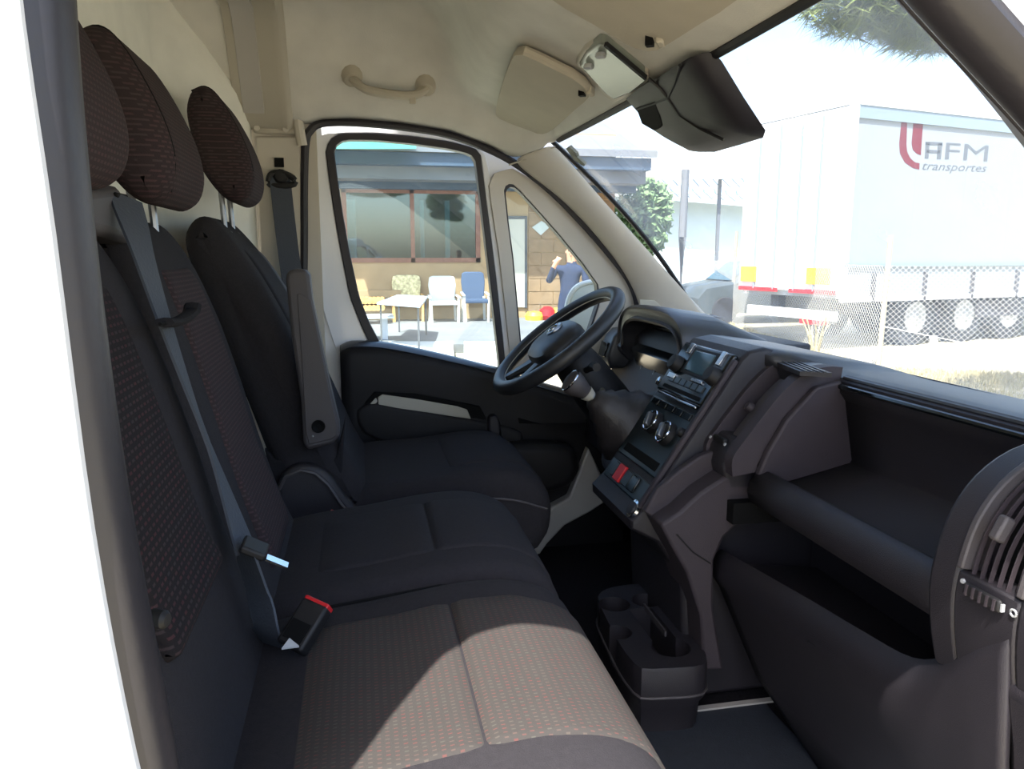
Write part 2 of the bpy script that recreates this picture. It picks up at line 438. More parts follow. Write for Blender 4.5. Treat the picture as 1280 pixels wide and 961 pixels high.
# trim panel
ptop = [(425, 434), (440, 428), (476, 429), (520, 437), (560, 446), (600, 456), (645, 470), (700, 486), (760, 503), (815, 520)]
t3 = [P(a, b, y=.845) for a, b in ptop]
prof_rows = []
for i, p in enumerate(t3):
    prof_rows.append([p + Vector((0, .05, .0)), p + Vector((0, .0, 0)), p + Vector((0, -.035, -.012)), p + Vector((0, -.045, -.035)), Vector((p.x, .815, p.z - .12)), Vector((p.x, .80, .60 - .05 * min(1, i / 7))), Vector((p.x, .82, .50)), Vector((p.x, .83, .2)), Vector((p.x, .89, .2))])
obj('trim_panel', sheet(prof_rows), 'door_dark', door, solid=0.012, soff=-1, angle=50)
obj('window_ledge', loft([[p + Vector((0, .03, .003)), p + Vector((0, -.02, .003)), p + Vector((0, -.036, -.008)), p + Vector((0, -.03, -.018)), p + Vector((0, .0, -.02))] for p in catmull(t3, 3)]), 'ledge_plastic', door, angle=50)
hp = [(472, 497), (478, 493), (520, 499), (572, 508), (584, 512), (589, 524), (560, 520), (520, 514), (473, 509)]
hq = [P(a, b, y=.80) for a, b in hp]
obj('armrest_insert', prism(hq, (0, .02, 0)), 'silver_plastic', door, bevel=0.003)
obj('grab_recess', prism([P(a, b, y=.803) for a, b in [(455, 505), (468, 490), (520, 492), (600, 508), (612, 530), (560, 524), (470, 513)]], (0, .012, 0)), 'deep_black', door, bevel=.002)
obj('armrest', slab([(-0.02, .60), (0.02, .635), (.10, .62), (.42, .55), (.46, .50), (.40, .47), (.05, .52)], .795, .83, .012, smooth=3), 'door_dark', door)
obj('pull_lever', prism([P(a, b, y=.80) for a, b in [(458, 510), (470, 497), (472, 502), (462, 513)]], (0, .012, 0)), 'silver_plastic', door, bevel=.002)
obj('door_handle', slab([(.355, .575), (.375, .59), (.39, .57), (.395, .50), (.38, .485), (.362, .50)], .775, .81, .01, smooth=3), 'dash_dark', door)
obj('map_pocket', slab([(-.05, .50), (.25, .51), (.56, .50), (.62, .46), (.62, .40), (.55, .355), (.25, .34), (-.05, .34)], .745, .83, .03, smooth=3), 'door_dark', door)
obj('lower_skin', box(-.08, .86, .84, .90, FLOOR, .50), 'door_dark', door, smooth=False)
obj('foot_panel', box(.80, 1.10, .84, .93, FLOOR, .86), 'dash_dark', wl, smooth=False)
kp = [P(a, b, y=.79) for a, b in [(736, 560), (765, 622), (738, 640), (706, 657), (684, 680), (665, 708), (658, 690), (675, 655), (690, 634), (712, 622)]]
obj('sill_cover', prism(kp, (0, .045, 0)), 'pale_panel', wl, bevel=.006)
# --- left A-pillar trim, between door seal and windscreen
ws_px = [(692, 180), (702, 190), (730, 222), (770, 268), (810, 312), (850, 357), (880, 389), (905, 416)]
ws = [P(a, b, y=.78 + .00 * i) for i, (a, b) in enumerate(ws_px)]
in_px = [(638, 201), (672, 226), (706, 252), (742, 290), (776, 332), (797, 372), (802, 402), (800, 440)]
inn = [P(a, b, y=.838) for a, b in in_px]
rows = [[inn[i], inn[i].lerp(ws[i], .33) + Vector((-.012, -.012, .0)), inn[i].lerp(ws[i], .7) + Vector((-.010, -.012, 0)), ws[i]] for i in range(8)]
tr1 = struct('trim_1', sheet(rows), 'cream_plastic', 'cream pillar trim between driver door and windscreen', 'pillar trim', solid=0.012, soff=0, sub=2, angle=180)
obj('speaker_grille', prism([P(a, b, y=.795) for a, b in [(800, 374), (818, 375), (828, 384), (830, 392), (800, 390)]], (0, .01, 0)), 'silver_plastic', tr1, bevel=.002)
obj('pillar_seam', tube([P(636, 206, y=.825), P(668, 196, y=.80), P(694, 183, y=.775)], .0025, 6), 'grey_beige', tr1)

# --- windscreen
BASE = lambda y: Vector((1.205 - 0.16 * (y / 0.8) ** 2, y, 0.765 + 0.03 * (y / .8) ** 2))
TOP = lambda y: Vector((0.577 - 0.032 * (y / 0.8) ** 2, y, 1.372 - 0.012 * (y / .8) ** 2))
rows = []
for i in range(15):
    t = i / 14; row = []
    for j in range(25):
        y = -0.79 + 1.58 * j / 24
        b = BASE(y); a = TOP(y); p = a.lerp(b, t); p.x += .03 * math.sin(math.pi * t); p.z += .02 * math.sin(math.pi * t)
        row.append(p)
    rows.append(row)
w1 = struct('window_1', sheet(rows), 'windscreen_glass', 'large dusty windscreen', 'windscreen', angle=180)
edge = [r[-1] + Vector((-.004, -.004, 0)) for r in rows]
obj('frit_edge', tube(edge, .007, 6), 'black_trim', w1)
obj('frit_edge', tube([r[0] + Vector((-.004, .004, 0)) for r in rows], .007, 6), 'black_trim', w1)
tg = P(722, 190, y=.62); 
def on_ws(px, py):
    best = None
    for r in rows:
        for p in r:
            pass
    # march the ray to the glass
    d = (_fw + _rt * ((px - 640) / F) - _up * ((py - 480.5) / F)); t = .5
    while t < 4:
        p = CAM + d * t
        y = max(-.79, min(.79, p.y)); a = TOP(y); b = BASE(y); s = (a.z - p.z) / max(1e-6, a.z - b.z)
        if 0 <= s <= 1 and p.x > a.lerp(b, s).x + .03 * math.sin(math.pi * s) - .012: return p
        if abs(p.y) > .79 and p.y > 0: return p
        t += .004
    return p
obj('toll_tag', prism([on_ws(a, b) for a, b in [(710, 184), (714, 181), (723, 190), (724, 194), (734, 204), (732, 206), (720, 198)]], (-.006, 0, -.004)), 'lamp_grey', w1)

# --- front wall and cowl, right-hand opening
wf = struct('wall_front', box(1.06, 1.12, -.86, .86, FLOOR, .76), 'deep_black', 'black bulkhead under the windscreen', 'wall')
obj('cowl', box(1.06, 1.30, -.86, .86, .70, .745), 'deep_black', wf)
bonnet = struct('trim_2', slab([(1.2, .70), (1.35, .66), (1.7, .50), (1.75, .3), (1.2, .3)], -.85, .85, .05, smooth=3), 'white_paint', 'white bonnet in front of the windscreen', 'bonnet')

wrt = struct('wall_right', prism(catmull([Vector((x, -.925, z)) for x, z in [(-.085, -.3), (-.098, .3), (-.119, .6), (-.138, .76), (-.149, .90), (-.154, 1.06), (-.158, 1.2), (-.15, 1.36), (-.11, 1.43), (.05, 1.455)]], 4) + [Vector((x, -.925, z)) for x, z in [(.05, 1.72), (-1.3, 1.72), (-1.3, -.3)]], (0, .03, 0)), 'white_paint', 'white painted body side beside the open passenger door', 'body panel', bevel=.012, bseg=3)
# door opening: body flange, rubber seal all the way round
op = [(-.09, .20), (-.105, .45), (-.118, .62), (-.129, .76), (-.142, .92), (-.147, 1.06), (-.146, 1.19), (-.138, 1.32), (-.10, 1.395), (-.02, 1.42), (.10, 1.392), (.22, 1.335), (.31, 1.272), (.395, 1.206), (.50, 1.125), (.64, 1.005), (.80, .84), (.87, .70), (.88, .5), (.86, .25)]
op3 = catmull([Vector((a - (.012 if a < .02 else 0), -.885, b)) for a, b in op], 6)
obj('rubber_seal', tube(op3, .016, 12, flat=1.5, up=(0, 1, 0)), 'rubber_lit', wrt)
obj('rubber_lip', tube([p + Vector((0, .03, 0)) - (Vector((.3, -.885, .85)) - p).normalized() * .006 for p in op3], .008, 8), 'rubber', wrt)
fl2 = [p - (Vector((.3, -.885, .85)) - p).normalized() * .05 + Vector((0, -.01, 0)) for p in op3]
obj('body_flange', loft([[a + Vector((0, .0, 0)) for a in op3], fl2, [p + Vector((0, .02, 0)) for p in fl2], [p + Vector((0, .02, 0)) for p in op3]], caps=False, ring=False), 'white_paint', wrt)
# pillar trim inside the opening
obj('inner_pillar', loft([[p + Vector((0, .03, 0)) for p in op3], [p + Vector((0, .07, 0)) - (Vector((.3, -.885, .85)) - p).normalized() * .03 for p in op3]], caps=False, ring=False), 'rubber', wrt, solid=.006)
# right A-pillar: dark inner cover, white outer skin
ap = [Vector((a, -.745, b)) for a, b in [(.06, 1.43), (.25, 1.40), (.34, 1.35), (.45, 1.268), (.56, 1.180), (.70, 1.045), (.84, .88)]]
ap = catmull(ap, 4)
ap2 = [TOP(-.79).lerp(BASE(-.79), i / (len(ap) - 1)) + Vector((0, 0, 0)) for i in range(len(ap))]
tr3 = struct('trim_3', loft([catmull([Vector((a, -.872, b)) for a, b in [(.05, 1.42), (.22, 1.352), (.31, 1.288), (.395, 1.222), (.50, 1.140), (.64, 1.020), (.80, .86)]], 4), ap], caps=False, ring=False), 'rubber', 'dark pillar trim framing the passenger door opening', 'pillar trim', solid=.01)
osk = catmull([Vector((a, -.90, b)) for a, b in [(.05, 1.45), (.22, 1.375), (.31, 1.312), (.40, 1.248), (.51, 1.165), (.65, 1.045), (.81, .885)]], 4)
obj('outer_skin', loft([osk, [p + Vector((.03, -.008, .035)) for p in osk], [p + Vector((.09, .03, .10)) for p in osk]], caps=False, ring=False), 'white_paint', tr3, solid=.01, angle=180)
obj('roof_side', box(-1.3, .1, -.92, -.84, 1.43, 1.75), 'white_paint', wrt)
# ================================================================== DASHBOARD
def cut(o, cutters):
    for c in cutters:
        b = o.modifiers.new('cut', 'BOOLEAN'); b.operation = 'DIFFERENCE'; b.object = c; b.solver = 'EXACT'
    dg = bpy.context.evaluated_depsgraph_get(); me = bpy.data.meshes.new_from_object(o.evaluated_get(dg))
    o.modifiers.clear(); old = o.data; o.data = me; bpy.data.meshes.remove(old)
    for c in cutters:
        d = c.data; bpy.data.objects.remove(c); bpy.data.meshes.remove(d)
    me.set_sharp_from_angle(angle=math.radians(35))
    return o

dash = thing('dashboard', 'dark grey moulded dashboard with radio stack, open tray and vents', 'dashboard', (0.95, 0, 0.15))
def D(name, vf, m, **k): return obj(name, vf, m, k.pop('parent', dash), **k)

# top pad, windscreen to front edge
def topfront(y):
    pts = [(-.86, .80, .842), (-.66, .80, .842), (-.62, .858, .828), (-.135, .860, .828), (-.06, .845, .834), (-.02, .76, .862), (.24, .745, .866), (.28, .80, .858), (.72, .82, .85), (.86, .86, .83)]
    for (a, xa, za), (b, xb, zb) in zip(pts, pts[1:]):
        if y <= b:
            t = max(0, (y - a) / (b - a)); return xa + (xb - xa) * t, za + (zb - za) * t
    return pts[-1][1:]
rows = []
yy = [-.85, -.75, -.66, -.62, -.5, -.38, -.26, -.135, -.10, -.06, -.03, 0, .06, .12, .18, .24, .27, .30, .4, .5, .6, .7, .78, .84]
for y in yy:
    x, z = topfront(y); b = BASE(y)
    rows.append([Vector((x, y, z - .02)), Vector((x, y, z)), Vector((x + .03, y, z + .006)), Vector(((x + b.x) / 2 + .02, y, (z + b.z) / 2 + .022)), Vector((b.x - .06, y, b.z + .012)), Vector((b.x + .01, y, b.z - .03))])
D('top_pad', sheet(rows), 'dash_top', solid=.01, soff=-1, angle=60)
# defroster grille and long ridge along the pad
D('defroster_strip', loft([[Vector((1.02 - .10 * (y / .8) ** 2 + a, y, z)) for a, z in ((0, .800), (.02, .822), (.09, .80), (.09, .78))] for y in [-.66 + .05 * i for i in range(15)]]), 'dash_dark')
gp = [P(a, b, z=.846) for a, b in [(962, 449), (990, 447), (1040, 466), (1000, 464)]]
tgr = D('top_grille', prism(gp, (0, 0, -.008)), 'dash_dark')
for i in range(4):
    D('grille_rib', beam(gp[0].lerp(gp[1], .2 + .2 * i), gp[3].lerp(gp[2], .2 + .2 * i), .004, .004), 'dash_top', parent=tgr)

# passenger tray
cur = [(.868, .830), (.852, .822), (.850, .806), (.862, .79), (.885, .676), (.88, .668), (.745, .636), (.732, .640), (.725, .655), (.712, .660), (.698, .655), (.688, .643), (.684, .626), (.690, .608), (.71, .597), (.80, .592)]
rows = [[Vector((a, y, b)) for a, b in cur] for y in (-.638, -.55, -.45, -.35, -.25, -.128)]
D('tray', sheet(rows), 'dash_dark', solid=.008, soff=0, angle=50)
for k, (xx, zz) in enumerate(((.846, .815), (.858, .829))):
    D('tray_rim', tube([Vector((xx, -.135, zz)), Vector((xx, -.64, zz))], .005, 8), 'gloss_black' if k == 0 else 'dash_top')
wallp = [(.868, .828), (.80, .815), (.745, .757), (.712, .70), (.694, .655), (.735, .636), (.885, .668), (.90, .70)]
D('tray_side', extr(wallp, -.140, -.124), 'dash_brown', bevel=.004)
D('tray_side', extr([(.80, .838), (.72, .83), (.672, .79), (.655, .70), (.68, .62), (.90, .62), (.90, .83)], -.655, -.636), 'dash_dark', bevel=.006)

# centre vent pod
arcC = [(.862, .847), (.83, .849), (.785, .838), (.742, .803), (.706, .760), (.672, .716), (.652, .686), (.654, .652)]
arcC = [(p.x, p.y) for p in catmull([(a, b, 0) for a, b in arcC], 3)]
def shift(c, dx, dz): return [(a + dx, b + dz) for a, b in c]
pod = D('centre_vent', band(arcC, -.122, -.092, .05), 'dash_brown', bevel=.005)
D('vent_rim', band(shift(arcC, -.004, .004), -.026, -.010, .05), 'dash_brown', parent=pod, bevel=.005)
D('vent_recess', band(shift(arcC, .035, -.03), -.094, -.02, .01), 'deep_black', parent=pod)
D('vent_cap', band(shift(arcC, .0, -.002)[:7], -.094, -.02, .03), 'dash_top', parent=pod, bevel=.003)
D('vent_flap', band(shift(arcC, .008, -.010)[7:17], -.088, -.052, .006), 'arm_plastic', parent=pod, bevel=.002)
D('flap_tab', lathe((.722, -.055, .762), (-.7, .2, .6), [(0, .010), (.012, .009), (.014, 0)], 14), 'dash_brown', parent=pod)
D('vent_foot', extr([(.676, .716), (.656, .692), (.648, .660), (.662, .618), (.80, .615), (.80, .70)], -.095, -.014), 'dash_dark', parent=pod, bevel=.006)
D('thumbwheel', beam((.662, -.075, .704), (.662, -.03, .704), .010, .014), 'black_trim', parent=pod, bevel=.003)
for yq in (-.084, -.024):
    D('mark', lathe((.656, yq, .703), (-.8, 0, .6), [(0, .0035), (.002, .003)], 8), 'white_mark', parent=pod)

# centre stack
KX = .66
def SP(y, z, off=0.0):
    nn = Vector((-1, 0, KX)).normalized(); return Vector((.53 + KX * (z - .564), y, z)) + nn * off
E_UP = Vector((KX, 0, 1)).normalized(); E_N = Vector((-1, 0, KX)).normalized()
st = [(.505, .520), (.503, .540), (.53, .566), (.718, .850), (.735, .866), (.77, .872), (.90, .84), (.90, .40), (.62, .40), (.56, .49)]
stack = D('centre_stack', slab(st, -.012, .250, .012, n=3, smooth=0), 'dash_dark', angle=30)
D('stack_trim', extr([(p.x, p.z) for p in [SP(0, .56, .001), SP(0, .845, .001), SP(0, .845, .012), SP(0, .56, .012)]], -.013, .002), 'dash_brown', parent=stack, bevel=.004)
def panel(name, y0, y1, z0, z1, off, th, m, parent, bev=.003):
    c = SP((y0 + y1) / 2, (z0 + z1) / 2, off)
    return D(name, obox(c, (0, 1, 0), E_UP, E_N, (y1 - y0) / 2, (z1 - z0) / 2 * math.sqrt(1 + KX * KX), th), m, parent=parent, bevel=bev)
radio = D('radio', obox(SP(.116, .802, .004), (0, 1, 0), E_UP, E_N, .114, .062, .008), 'gloss_black', bevel=.006)
panel('screen', .060, .155, .800, .842, .012, .003, 'screen_grey', radio)
panel('screen_surround', .048, .168, .794, .848, .010, .003, 'black_trim', radio)
for y, z in ((.195, .806), (.018, .806)):
    D('knob', lathe(SP(y, z, .010), E_N, [(0, .020), (.016, .018), (.02, .016), (.021, 0)], 20), 'black_trim', parent=radio)
for y0, y1, z0, z1 in ((.172, .190, .832, .852), (.025, .042, .826, .852), (.045, .095, .786, .792), (.170, .205, .778, .788)):
    panel('chrome_corner', y0, y1, z0, z1, .013, .003, 'chrome', radio, .001)
for i in range(6):
    panel('preset_button', .026 + i * .028, .050 + i * .028, .772, .784, .012, .003, 'panel_green_black', radio, .001)
panel('disc_slot', .02, .20, .758, .765, .0125, .001, 'deep_black', radio, .0005)
panel('lower_lip', .012, .205, .744, .749, .011, .004, 'chrome', radio, .002)
clim = panel('climate_panel', .004, .225, .612, .738, .004, .004, 'panel_green_black', stack, .004)
for y, z in ((.138, .692), (.058, .686)):
    k = D('dial', lathe(SP(y, z, .008), E_N, [(0, .026), (.012, .024), (.014, .020)], 24), 'black_trim', parent=stack)
    D('dial_ring', tube([SP(y, z, .022) + Vector((0, 1, 0)) * math.cos(a) * .0225 + E_UP * math.sin(a) * .0225 for a in [2 * math.pi * i / 28 for i in range(28)]], .0022, 6, closed=True), 'chrome', parent=k)
    D('dial_grip', obox(SP(y, z, .026), Vector((0, .5, 0)) + E_UP * .85, Vector((0, .85, 0)) - E_UP * .5, E_N, .016, .005, .007), 'steel', parent=k, bevel=.002)
D('dial', lathe(SP(.012, .70, .008), E_N, [(0, .010), (.010, .009), (.012, 0)], 16), 'black_trim', parent=stack)
for i in range(5):
    panel('climate_button', .012 + i * .04, .046 + i * .04, .722, .734, .010, .003, 'gloss_black', stack, .001)
panel('storage_slot', .02, .20, .622, .638, .006, .004, 'deep_black', stack, .001)
panel('slot_surround', .004, .225, .600, .646, .003, .003, 'dash_dark', stack, .002)
sw = panel('switch_bank', .004, .225, .562, .602, .003, .004, 'panel_green_black', stack, .003)
panel('hazard_switch', .128, .163, .568, .600, .010, .004, 'red_plastic', sw, .002)
panel('switch', .168, .190, .570, .598, .009, .003, 'panel_green_black', sw, .002)
panel('switch', .085, .122, .570, .598, .009, .003, 'panel_green_black', sw, .002)
panel('switch', .05, .082, .570, .598, .009, .003, 'gloss_black', sw, .002)
D('power_socket', lathe(SP(.008, .552, .006), E_N, [(0, .020), (.006, .019), (.007, .014)], 20), 'chrome', parent=stack)
D('socket_cap', lathe(SP(.008, .552, .012), E_N, [(0, .014), (.004, .013), (.005, 0)], 20), 'dash_dark', parent=stack)
D('key_slot', lathe(SP(.238, .765, .006), E_N, [(0, .011), (.006, .010), (.008, .005)], 14), 'chrome', parent=stack)
# side bin beside the stack, outer cheek, lower body
binp = [P(a, b, y=-.045) for a, b in [(806, 640), (822, 612), (850, 588), (876, 570), (897, 563), (902, 580), (895, 600), (870, 625), (840, 645), (818, 648)]]
D('side_bin', prism(binp, (0, .02, 0)), 'dash_brown', bevel=.004)
ck = [P(a, b, y=-.095) for a, b in [(826, 656), (850, 640), (876, 616), (905, 597), (946, 584), (962, 620), (905, 672), (893, 700), (892, 760), (905, 838), (880, 838), (876, 770), (858, 715), (838, 680)]]
D('stack_cheek', prism(ck, (0, .13, 0)), 'dash_brown', bevel=.006)
D('cheek_seam', tube([P(a, b, y=-.0965) for a, b in [(846, 668), (866, 690), (888, 704)]], .0015, 6), 'black_trim')
D('lower_body', extr([(.60, .50), (.62, .16), (1.05, .16), (1.05, .55), (.70, .55)], -.03, .27), 'dash_dark', bevel=.01)
D('bin_floor', extr([(.66, .60), (.80, .60), (.80, .56), (.66, .56)], -.12, -.03), 'deep_black')
D('bin_back', extr([(.74, .70), (.80, .70), (.80, .56), (.74, .56)], -.122, -.03), 'deep_black')

# right vent pod
arcR = [(.84, .846), (.77, .846), (.715, .834), (.672, .806), (.645, .768), (.632, .727), (.626, .684), (.632, .63), (.645, .58)]
arcR = [(p.x, p.y) for p in catmull([(a, b, 0) for a, b in arcR], 3)]
rp = D('side_vent', band(arcR, -.682, -.640, .05), 'dash_dark', bevel=.006)
D('vent_rim', band(arcR, -.85, -.758, .05), 'dash_dark', parent=rp, bevel=.006)
D('vent_bezel', band(shift(arcR, -.003, .003)[6:17], -.687, -.678, .03), 'arm_plastic', parent=rp, bevel=.002)
D('vent_bezel', band(shift(arcR, -.003, .003)[6:17], -.764, -.755, .03), 'arm_plastic', parent=rp, bevel=.002)
D('vent_recess', band(shift(arcR, .04, -.025), -.76, -.68, .01), 'deep_black', parent=rp)
D('vent_cap', band(arcR[:7], -.76, -.68, .04), 'dash_top', parent=rp, bevel=.003)
D('vent_foot', band(arcR[16:], -.76, -.68, .05), 'dash_dark', parent=rp, bevel=.003)
for i in range(6):
    y = -.692 - i * .0112
    D('vent_slat', band(shift(arcR, .005, -.003)[6:17], y - .0008, y + .0008, .005), 'dash_brown', parent=rp)
D('vent_knob', obox((.640, -.718, .772), (.45, 0, .85), (0, 1, 0), (-.85, 0, .45), .014, .006, .007), 'arm_plastic', parent=rp, bevel=.003)
tw = D('thumbwheel', obox((.6235, -.720, .700), (0, 1, 0), (.1, 0, 1), (-1, 0, .1), .024, .007, .003), 'black_trim', parent=rp, bevel=.003)
for i in range(5):
    D('wheel_rib', obox((.6200, -.702 - i * .009, .700), (0, 1, 0), (.1, 0, 1), (-1, 0, .1), .0012, .006, .0012), 'dash_brown', parent=rp)
D('mark', lathe((.627, -.690, .704), (-1, 0, .1), [(0, .003), (.002, .0025)], 10), 'white_mark', parent=rp)
D('mark', obox((.623, -.746, .700), (0, 1, 0), (0, 0, 1), (1, 0, 0), .001, .004, .002), 'white_mark', parent=rp)
D('mark', tube([Vector((.625, -.757 + .0035 * math.cos(a), .700 + .0035 * math.sin(a))) for a in [i * math.pi / 6 for i in range(12)]], .0012, 5, closed=True), 'white_mark', parent=rp)
D('end_panel', extr([(.630, .62), (.645, .55), (.66, .45), (.70, .30), (.74, .16), (1.05, .16), (1.05, .70), (.70, .70)], -.852, -.745), 'dash_dark', bevel=.012)

# lower shelf pocket below the tray
lip = [(.668, -.055, .480), (.675, -.20, .492), (.678, -.34, .506), (.670, -.47, .524), (.660, -.585, .546), (.652, -.655, .592), (.643, -.71, .655), (.640, -.755, .70)]
lip = catmull(lip, 4)
rows = []
for i, p in enumerate(lip):
    t = i / (len(lip) - 1)
    lx = p.y - .03 * (1 - t)
    rows.append([p + Vector((.020, 0, -.05)), p + Vector((.014, 0, -.004)), p + Vector((.006, 0, .002)), p + Vector((-.004, 0, -.006)),
                 p + Vector((-.012, 0, -.04)), Vector((p.x + .0, p.y - .015 * (1 - t), p.z * .5 + .18)), Vector((p.x + .045, p.y - .09 * (1 - t), .27)), Vector((p.x + .10, p.y - .22 * (1 - t), .16))])
D('knee_panel', sheet(rows), 'dash_dark', solid=.008, soff=0, angle=60)
D('shelf', extr([(.69, .46), (.90, .43), (.90, .41), (.69, .44)], -.75, -.06), 'dash_dark')
D('shelf_back', extr([(.88, .60), (.92, .60), (.92, .42), (.88, .42)], -.75, -.04), 'dash_dark')
D('shelf_end', extr([(.645, .70), (.92, .64), (.92, .42), (.69, .43)], -.752, -.735), 'dash_dark')
D('shelf_groove', tube([P(a, b, x=.664) for a, b in [(1010, 800), (1060, 830), (1105, 865), (1115, 880)]], .0018, 6), 'black_trim')
D('shelf_bracket', obox((.73, -.60, .50), (.5, -.5, .4), (0, 1, 0), (0, 0, 1), .05, .01, .03), 'dash_brown', bevel=.008)
D('lower_end', extr([(.66, .64), (.67, .59), (.92, .55), (.92, .64)], -.75, -.63), 'dash_dark')

# driver side
D('driver_fascia', slab([(.80, .845), (.775, .82), (.765, .74), (.70, .66), (.66, .58), (.66, .50), (.72, .44), (1.05, .42), (1.05, .84)], .255, .845, .03, n=3, smooth=0), 'dash_dark', angle=40)
clus = D('instrument_cluster', slab([(.765, .80), (.75, .785), (.76, .76), (.775, .71), (.80, .70), (.82, .82)], .31, .69, .012, n=3, smooth=0), 'gloss_black')
for y in (.40, .59):
    D('gauge', tube([Vector((.768 + .012 * math.sin(a), y + .05 * math.cos(a), .752 + .045 * math.sin(a))) for a in [2 * math.pi * i / 24 for i in range(24)]], .003, 6, closed=True), 'steel', parent=clus)
# hood: an arch over the cluster
secs = []
def arch(x, ya, yb, zt, zb, th):
    o = []; n = 16
    for i in range(n + 1):
        a = math.pi * i / n; o.append(Vector((x, (ya + yb) / 2 - (yb - ya) / 2 * math.copysign(abs(math.cos(a)) ** .55, math.cos(a)), zb + (zt - zb) * math.sin(a) ** .55)))
    for i in range(n, -1, -1):
        a = math.pi * i / n; o.append(Vector((x, (ya + yb) / 2 - ((yb - ya) / 2 - th) * math.copysign(abs(math.cos(a)) ** .55, math.cos(a)), zb + (zt - th - zb) * math.sin(a) ** .55)))
    return o
for x, zt, zb, e in ((.735, .905, .80, .0), (.728, .912, .79, .004), (.735, .918, .775, .008), (.76, .918, .75, .01), (.85, .905, .75, .01), (1.0, .84, .75, .01)):
    secs.append(arch(x, .285 - e, .735 + e, zt, zb, .03))
D('instrument_hood', loft(secs), 'dash_top', angle=60)
lv = D('driver_vent', slab([(.74, .835), (.72, .815), (.70, .76), (.71, .72), (.80, .72), (.80, .84)], .745, .83, .012, n=3, smooth=0), 'dash_top', angle=40)
D('vent_recess', obox((.706, .787, .775), (0, 1, 0), (.25, 0, 1), (-1, 0, .25), .028, .022, .006), 'gloss_black', parent=lv, bevel=.002)

# --- steering column and wheel
colm = thing('steering_column', 'black steering column shroud with stalks behind the wheel', 'steering column', (.62, .5, .70))
WN = Vector((-.62, .05, .783)).normalized(); WU = Vector((0, 1, 0)).cross(WN).normalized(); WC = Vector((.487, .50, .838))
ax = -WN
secs = []
for t, r in ((.035, .05), (.05, .062), (.10, .07), (.20, .075), (.30, .07)):
    c = WC + ax * t; secs.append([c + Vector((0, 1, 0)) * math.cos(a) * r * 1.05 + WU * math.sin(a) * r * .85 for a in [2 * math.pi * i / 24 for i in range(24)]])
obj('shroud', loft(secs), 'black_trim', colm)
for sy in (1, -1):
    a = WC + ax * .09 + Vector((0, sy * .06, 0)); b = a + Vector((-.02, sy * .13, .03)); 
    obj('stalk', tube([a, (a + b) / 2, b, b + Vector((0, sy * .02, 0))], .009, 8, rs=[.008, .008, .011, .010]), 'black_trim', colm)
obj('ignition_lock', lathe(WC + ax * .17 + Vector((0, -.09, -.01)), (-.6, -.7, .3), [(0, .02), (.02, .019), (.024, .012), (.025, 0)], 16), 'black_trim', colm)
obj('key_head', lathe(WC + ax * .15 + Vector((-.01, -.11, .005)), (-.6, -.7, .3), [(0, .007), (.004, .007), (.005, 0)], 10), 'steel', colm)
whl = thing('steering_wheel', 'black leather steering wheel with badge on its airbag pad', 'steering wheel', tuple(WC))
R = .184
def wp(a, r, off=0): return WC + Vector((0, 1, 0)) * math.cos(a) * r + WU * math.sin(a) * r + WN * off
obj('rim', tube([wp(2 * math.pi * i / 64, R) for i in range(64)], .0185, 12, closed=True), 'wheel_leather', whl)
obj('rim_seam', tube([wp(2 * math.pi * i / 64, R - .0183, .003) for i in range(64)], .0012, 5, closed=True), 'silver_plastic', whl)
def hub_ring(s, off):
    return [WC + Vector((0, 1, 0)) * s * .095 * math.copysign(abs(math.cos(a)) ** .7, math.cos(a)) + WU * (s * .075 * math.copysign(abs(math.sin(a)) ** .7, math.sin(a)) - .01) + WN * off for a in [2 * math.pi * i / 32 for i in range(32)]]
hub = obj('airbag_pad', loft([hub_ring(.9, -.045), hub_ring(1.0, -.03), hub_ring(1.0, .0), hub_ring(.93, .012), hub_ring(.7, .022), hub_ring(.3, .026), hub_ring(.02, .027)]), 'wheel_leather', whl)
for a0, a1 in ((math.radians(8), .1), (math.radians(172), .1), (math.radians(250), .07), (math.radians(290), .07)):
    p = wp(a0, .07, -.015); q = wp(a0, R, -.004)
    obj('spoke', tube([p, p.lerp(q, .5), q], .02, 8, flat=.45, up=tuple(WN), rs=[.03, .022, .018]), 'wheel_leather', whl)
obj('badge', lathe(WC + WN * .024 + WU * .01, WN, [(0, .024), (.005, .023), (.006, .019), (.006, 0)], 24), 'steel', hub)
obj('badge_shield', tube([WC + WN * .031 + WU * (.01 + .014 * math.sin(a)) + Vector((0, .010 * math.cos(a), 0)) for a in [2 * math.pi * i / 20 for i in range(20)]], .0018, 5, closed=True), 'chrome', hub)

# --- gear lever
gear = thing('gear_lever', 'grey topped gear lever with wrinkled leather boot beside the radio stack', 'gear lever', (.60, .30, .62))
GK = P(716, 478, y=.30)
gb = P(790, 535, y=.30)
secs = []
gax = (GK - gb).normalized(); gs = Vector((0, 1, 0)); gu = gs.cross(gax)
Lg = (GK - gb).length
for t, r in ((-.05, .10), (0, .095), (.12, .080), (.22, .078), (.3, .060), (.36, .062), (.45, .045), (.5, .046), (.58, .03), (.64, .026), (.68, .018)):
    c = gb + gax * (Lg * t)
    secs.append([c + gs * math.cos(a) * r * (1 + .035 * math.sin(5 * a + t * 20)) + gu * math.sin(a) * r * (1 + .06 * math.sin(4 * a + 9 * t)) for a in [2 * math.pi * i / 28 for i in range(28)]])
obj('leather_boot', loft(secs), 'leather', gear, angle=180)
obj('shaft', tube([gb + gax * Lg * .6, gb + gax * Lg * .8], .013, 12), 'steel', gear)
obj('collar', tube([gb + gax * Lg * .70, gb + gax * Lg * .78], .017, 12, rs=[.014, .019]), 'silver_plastic', gear)
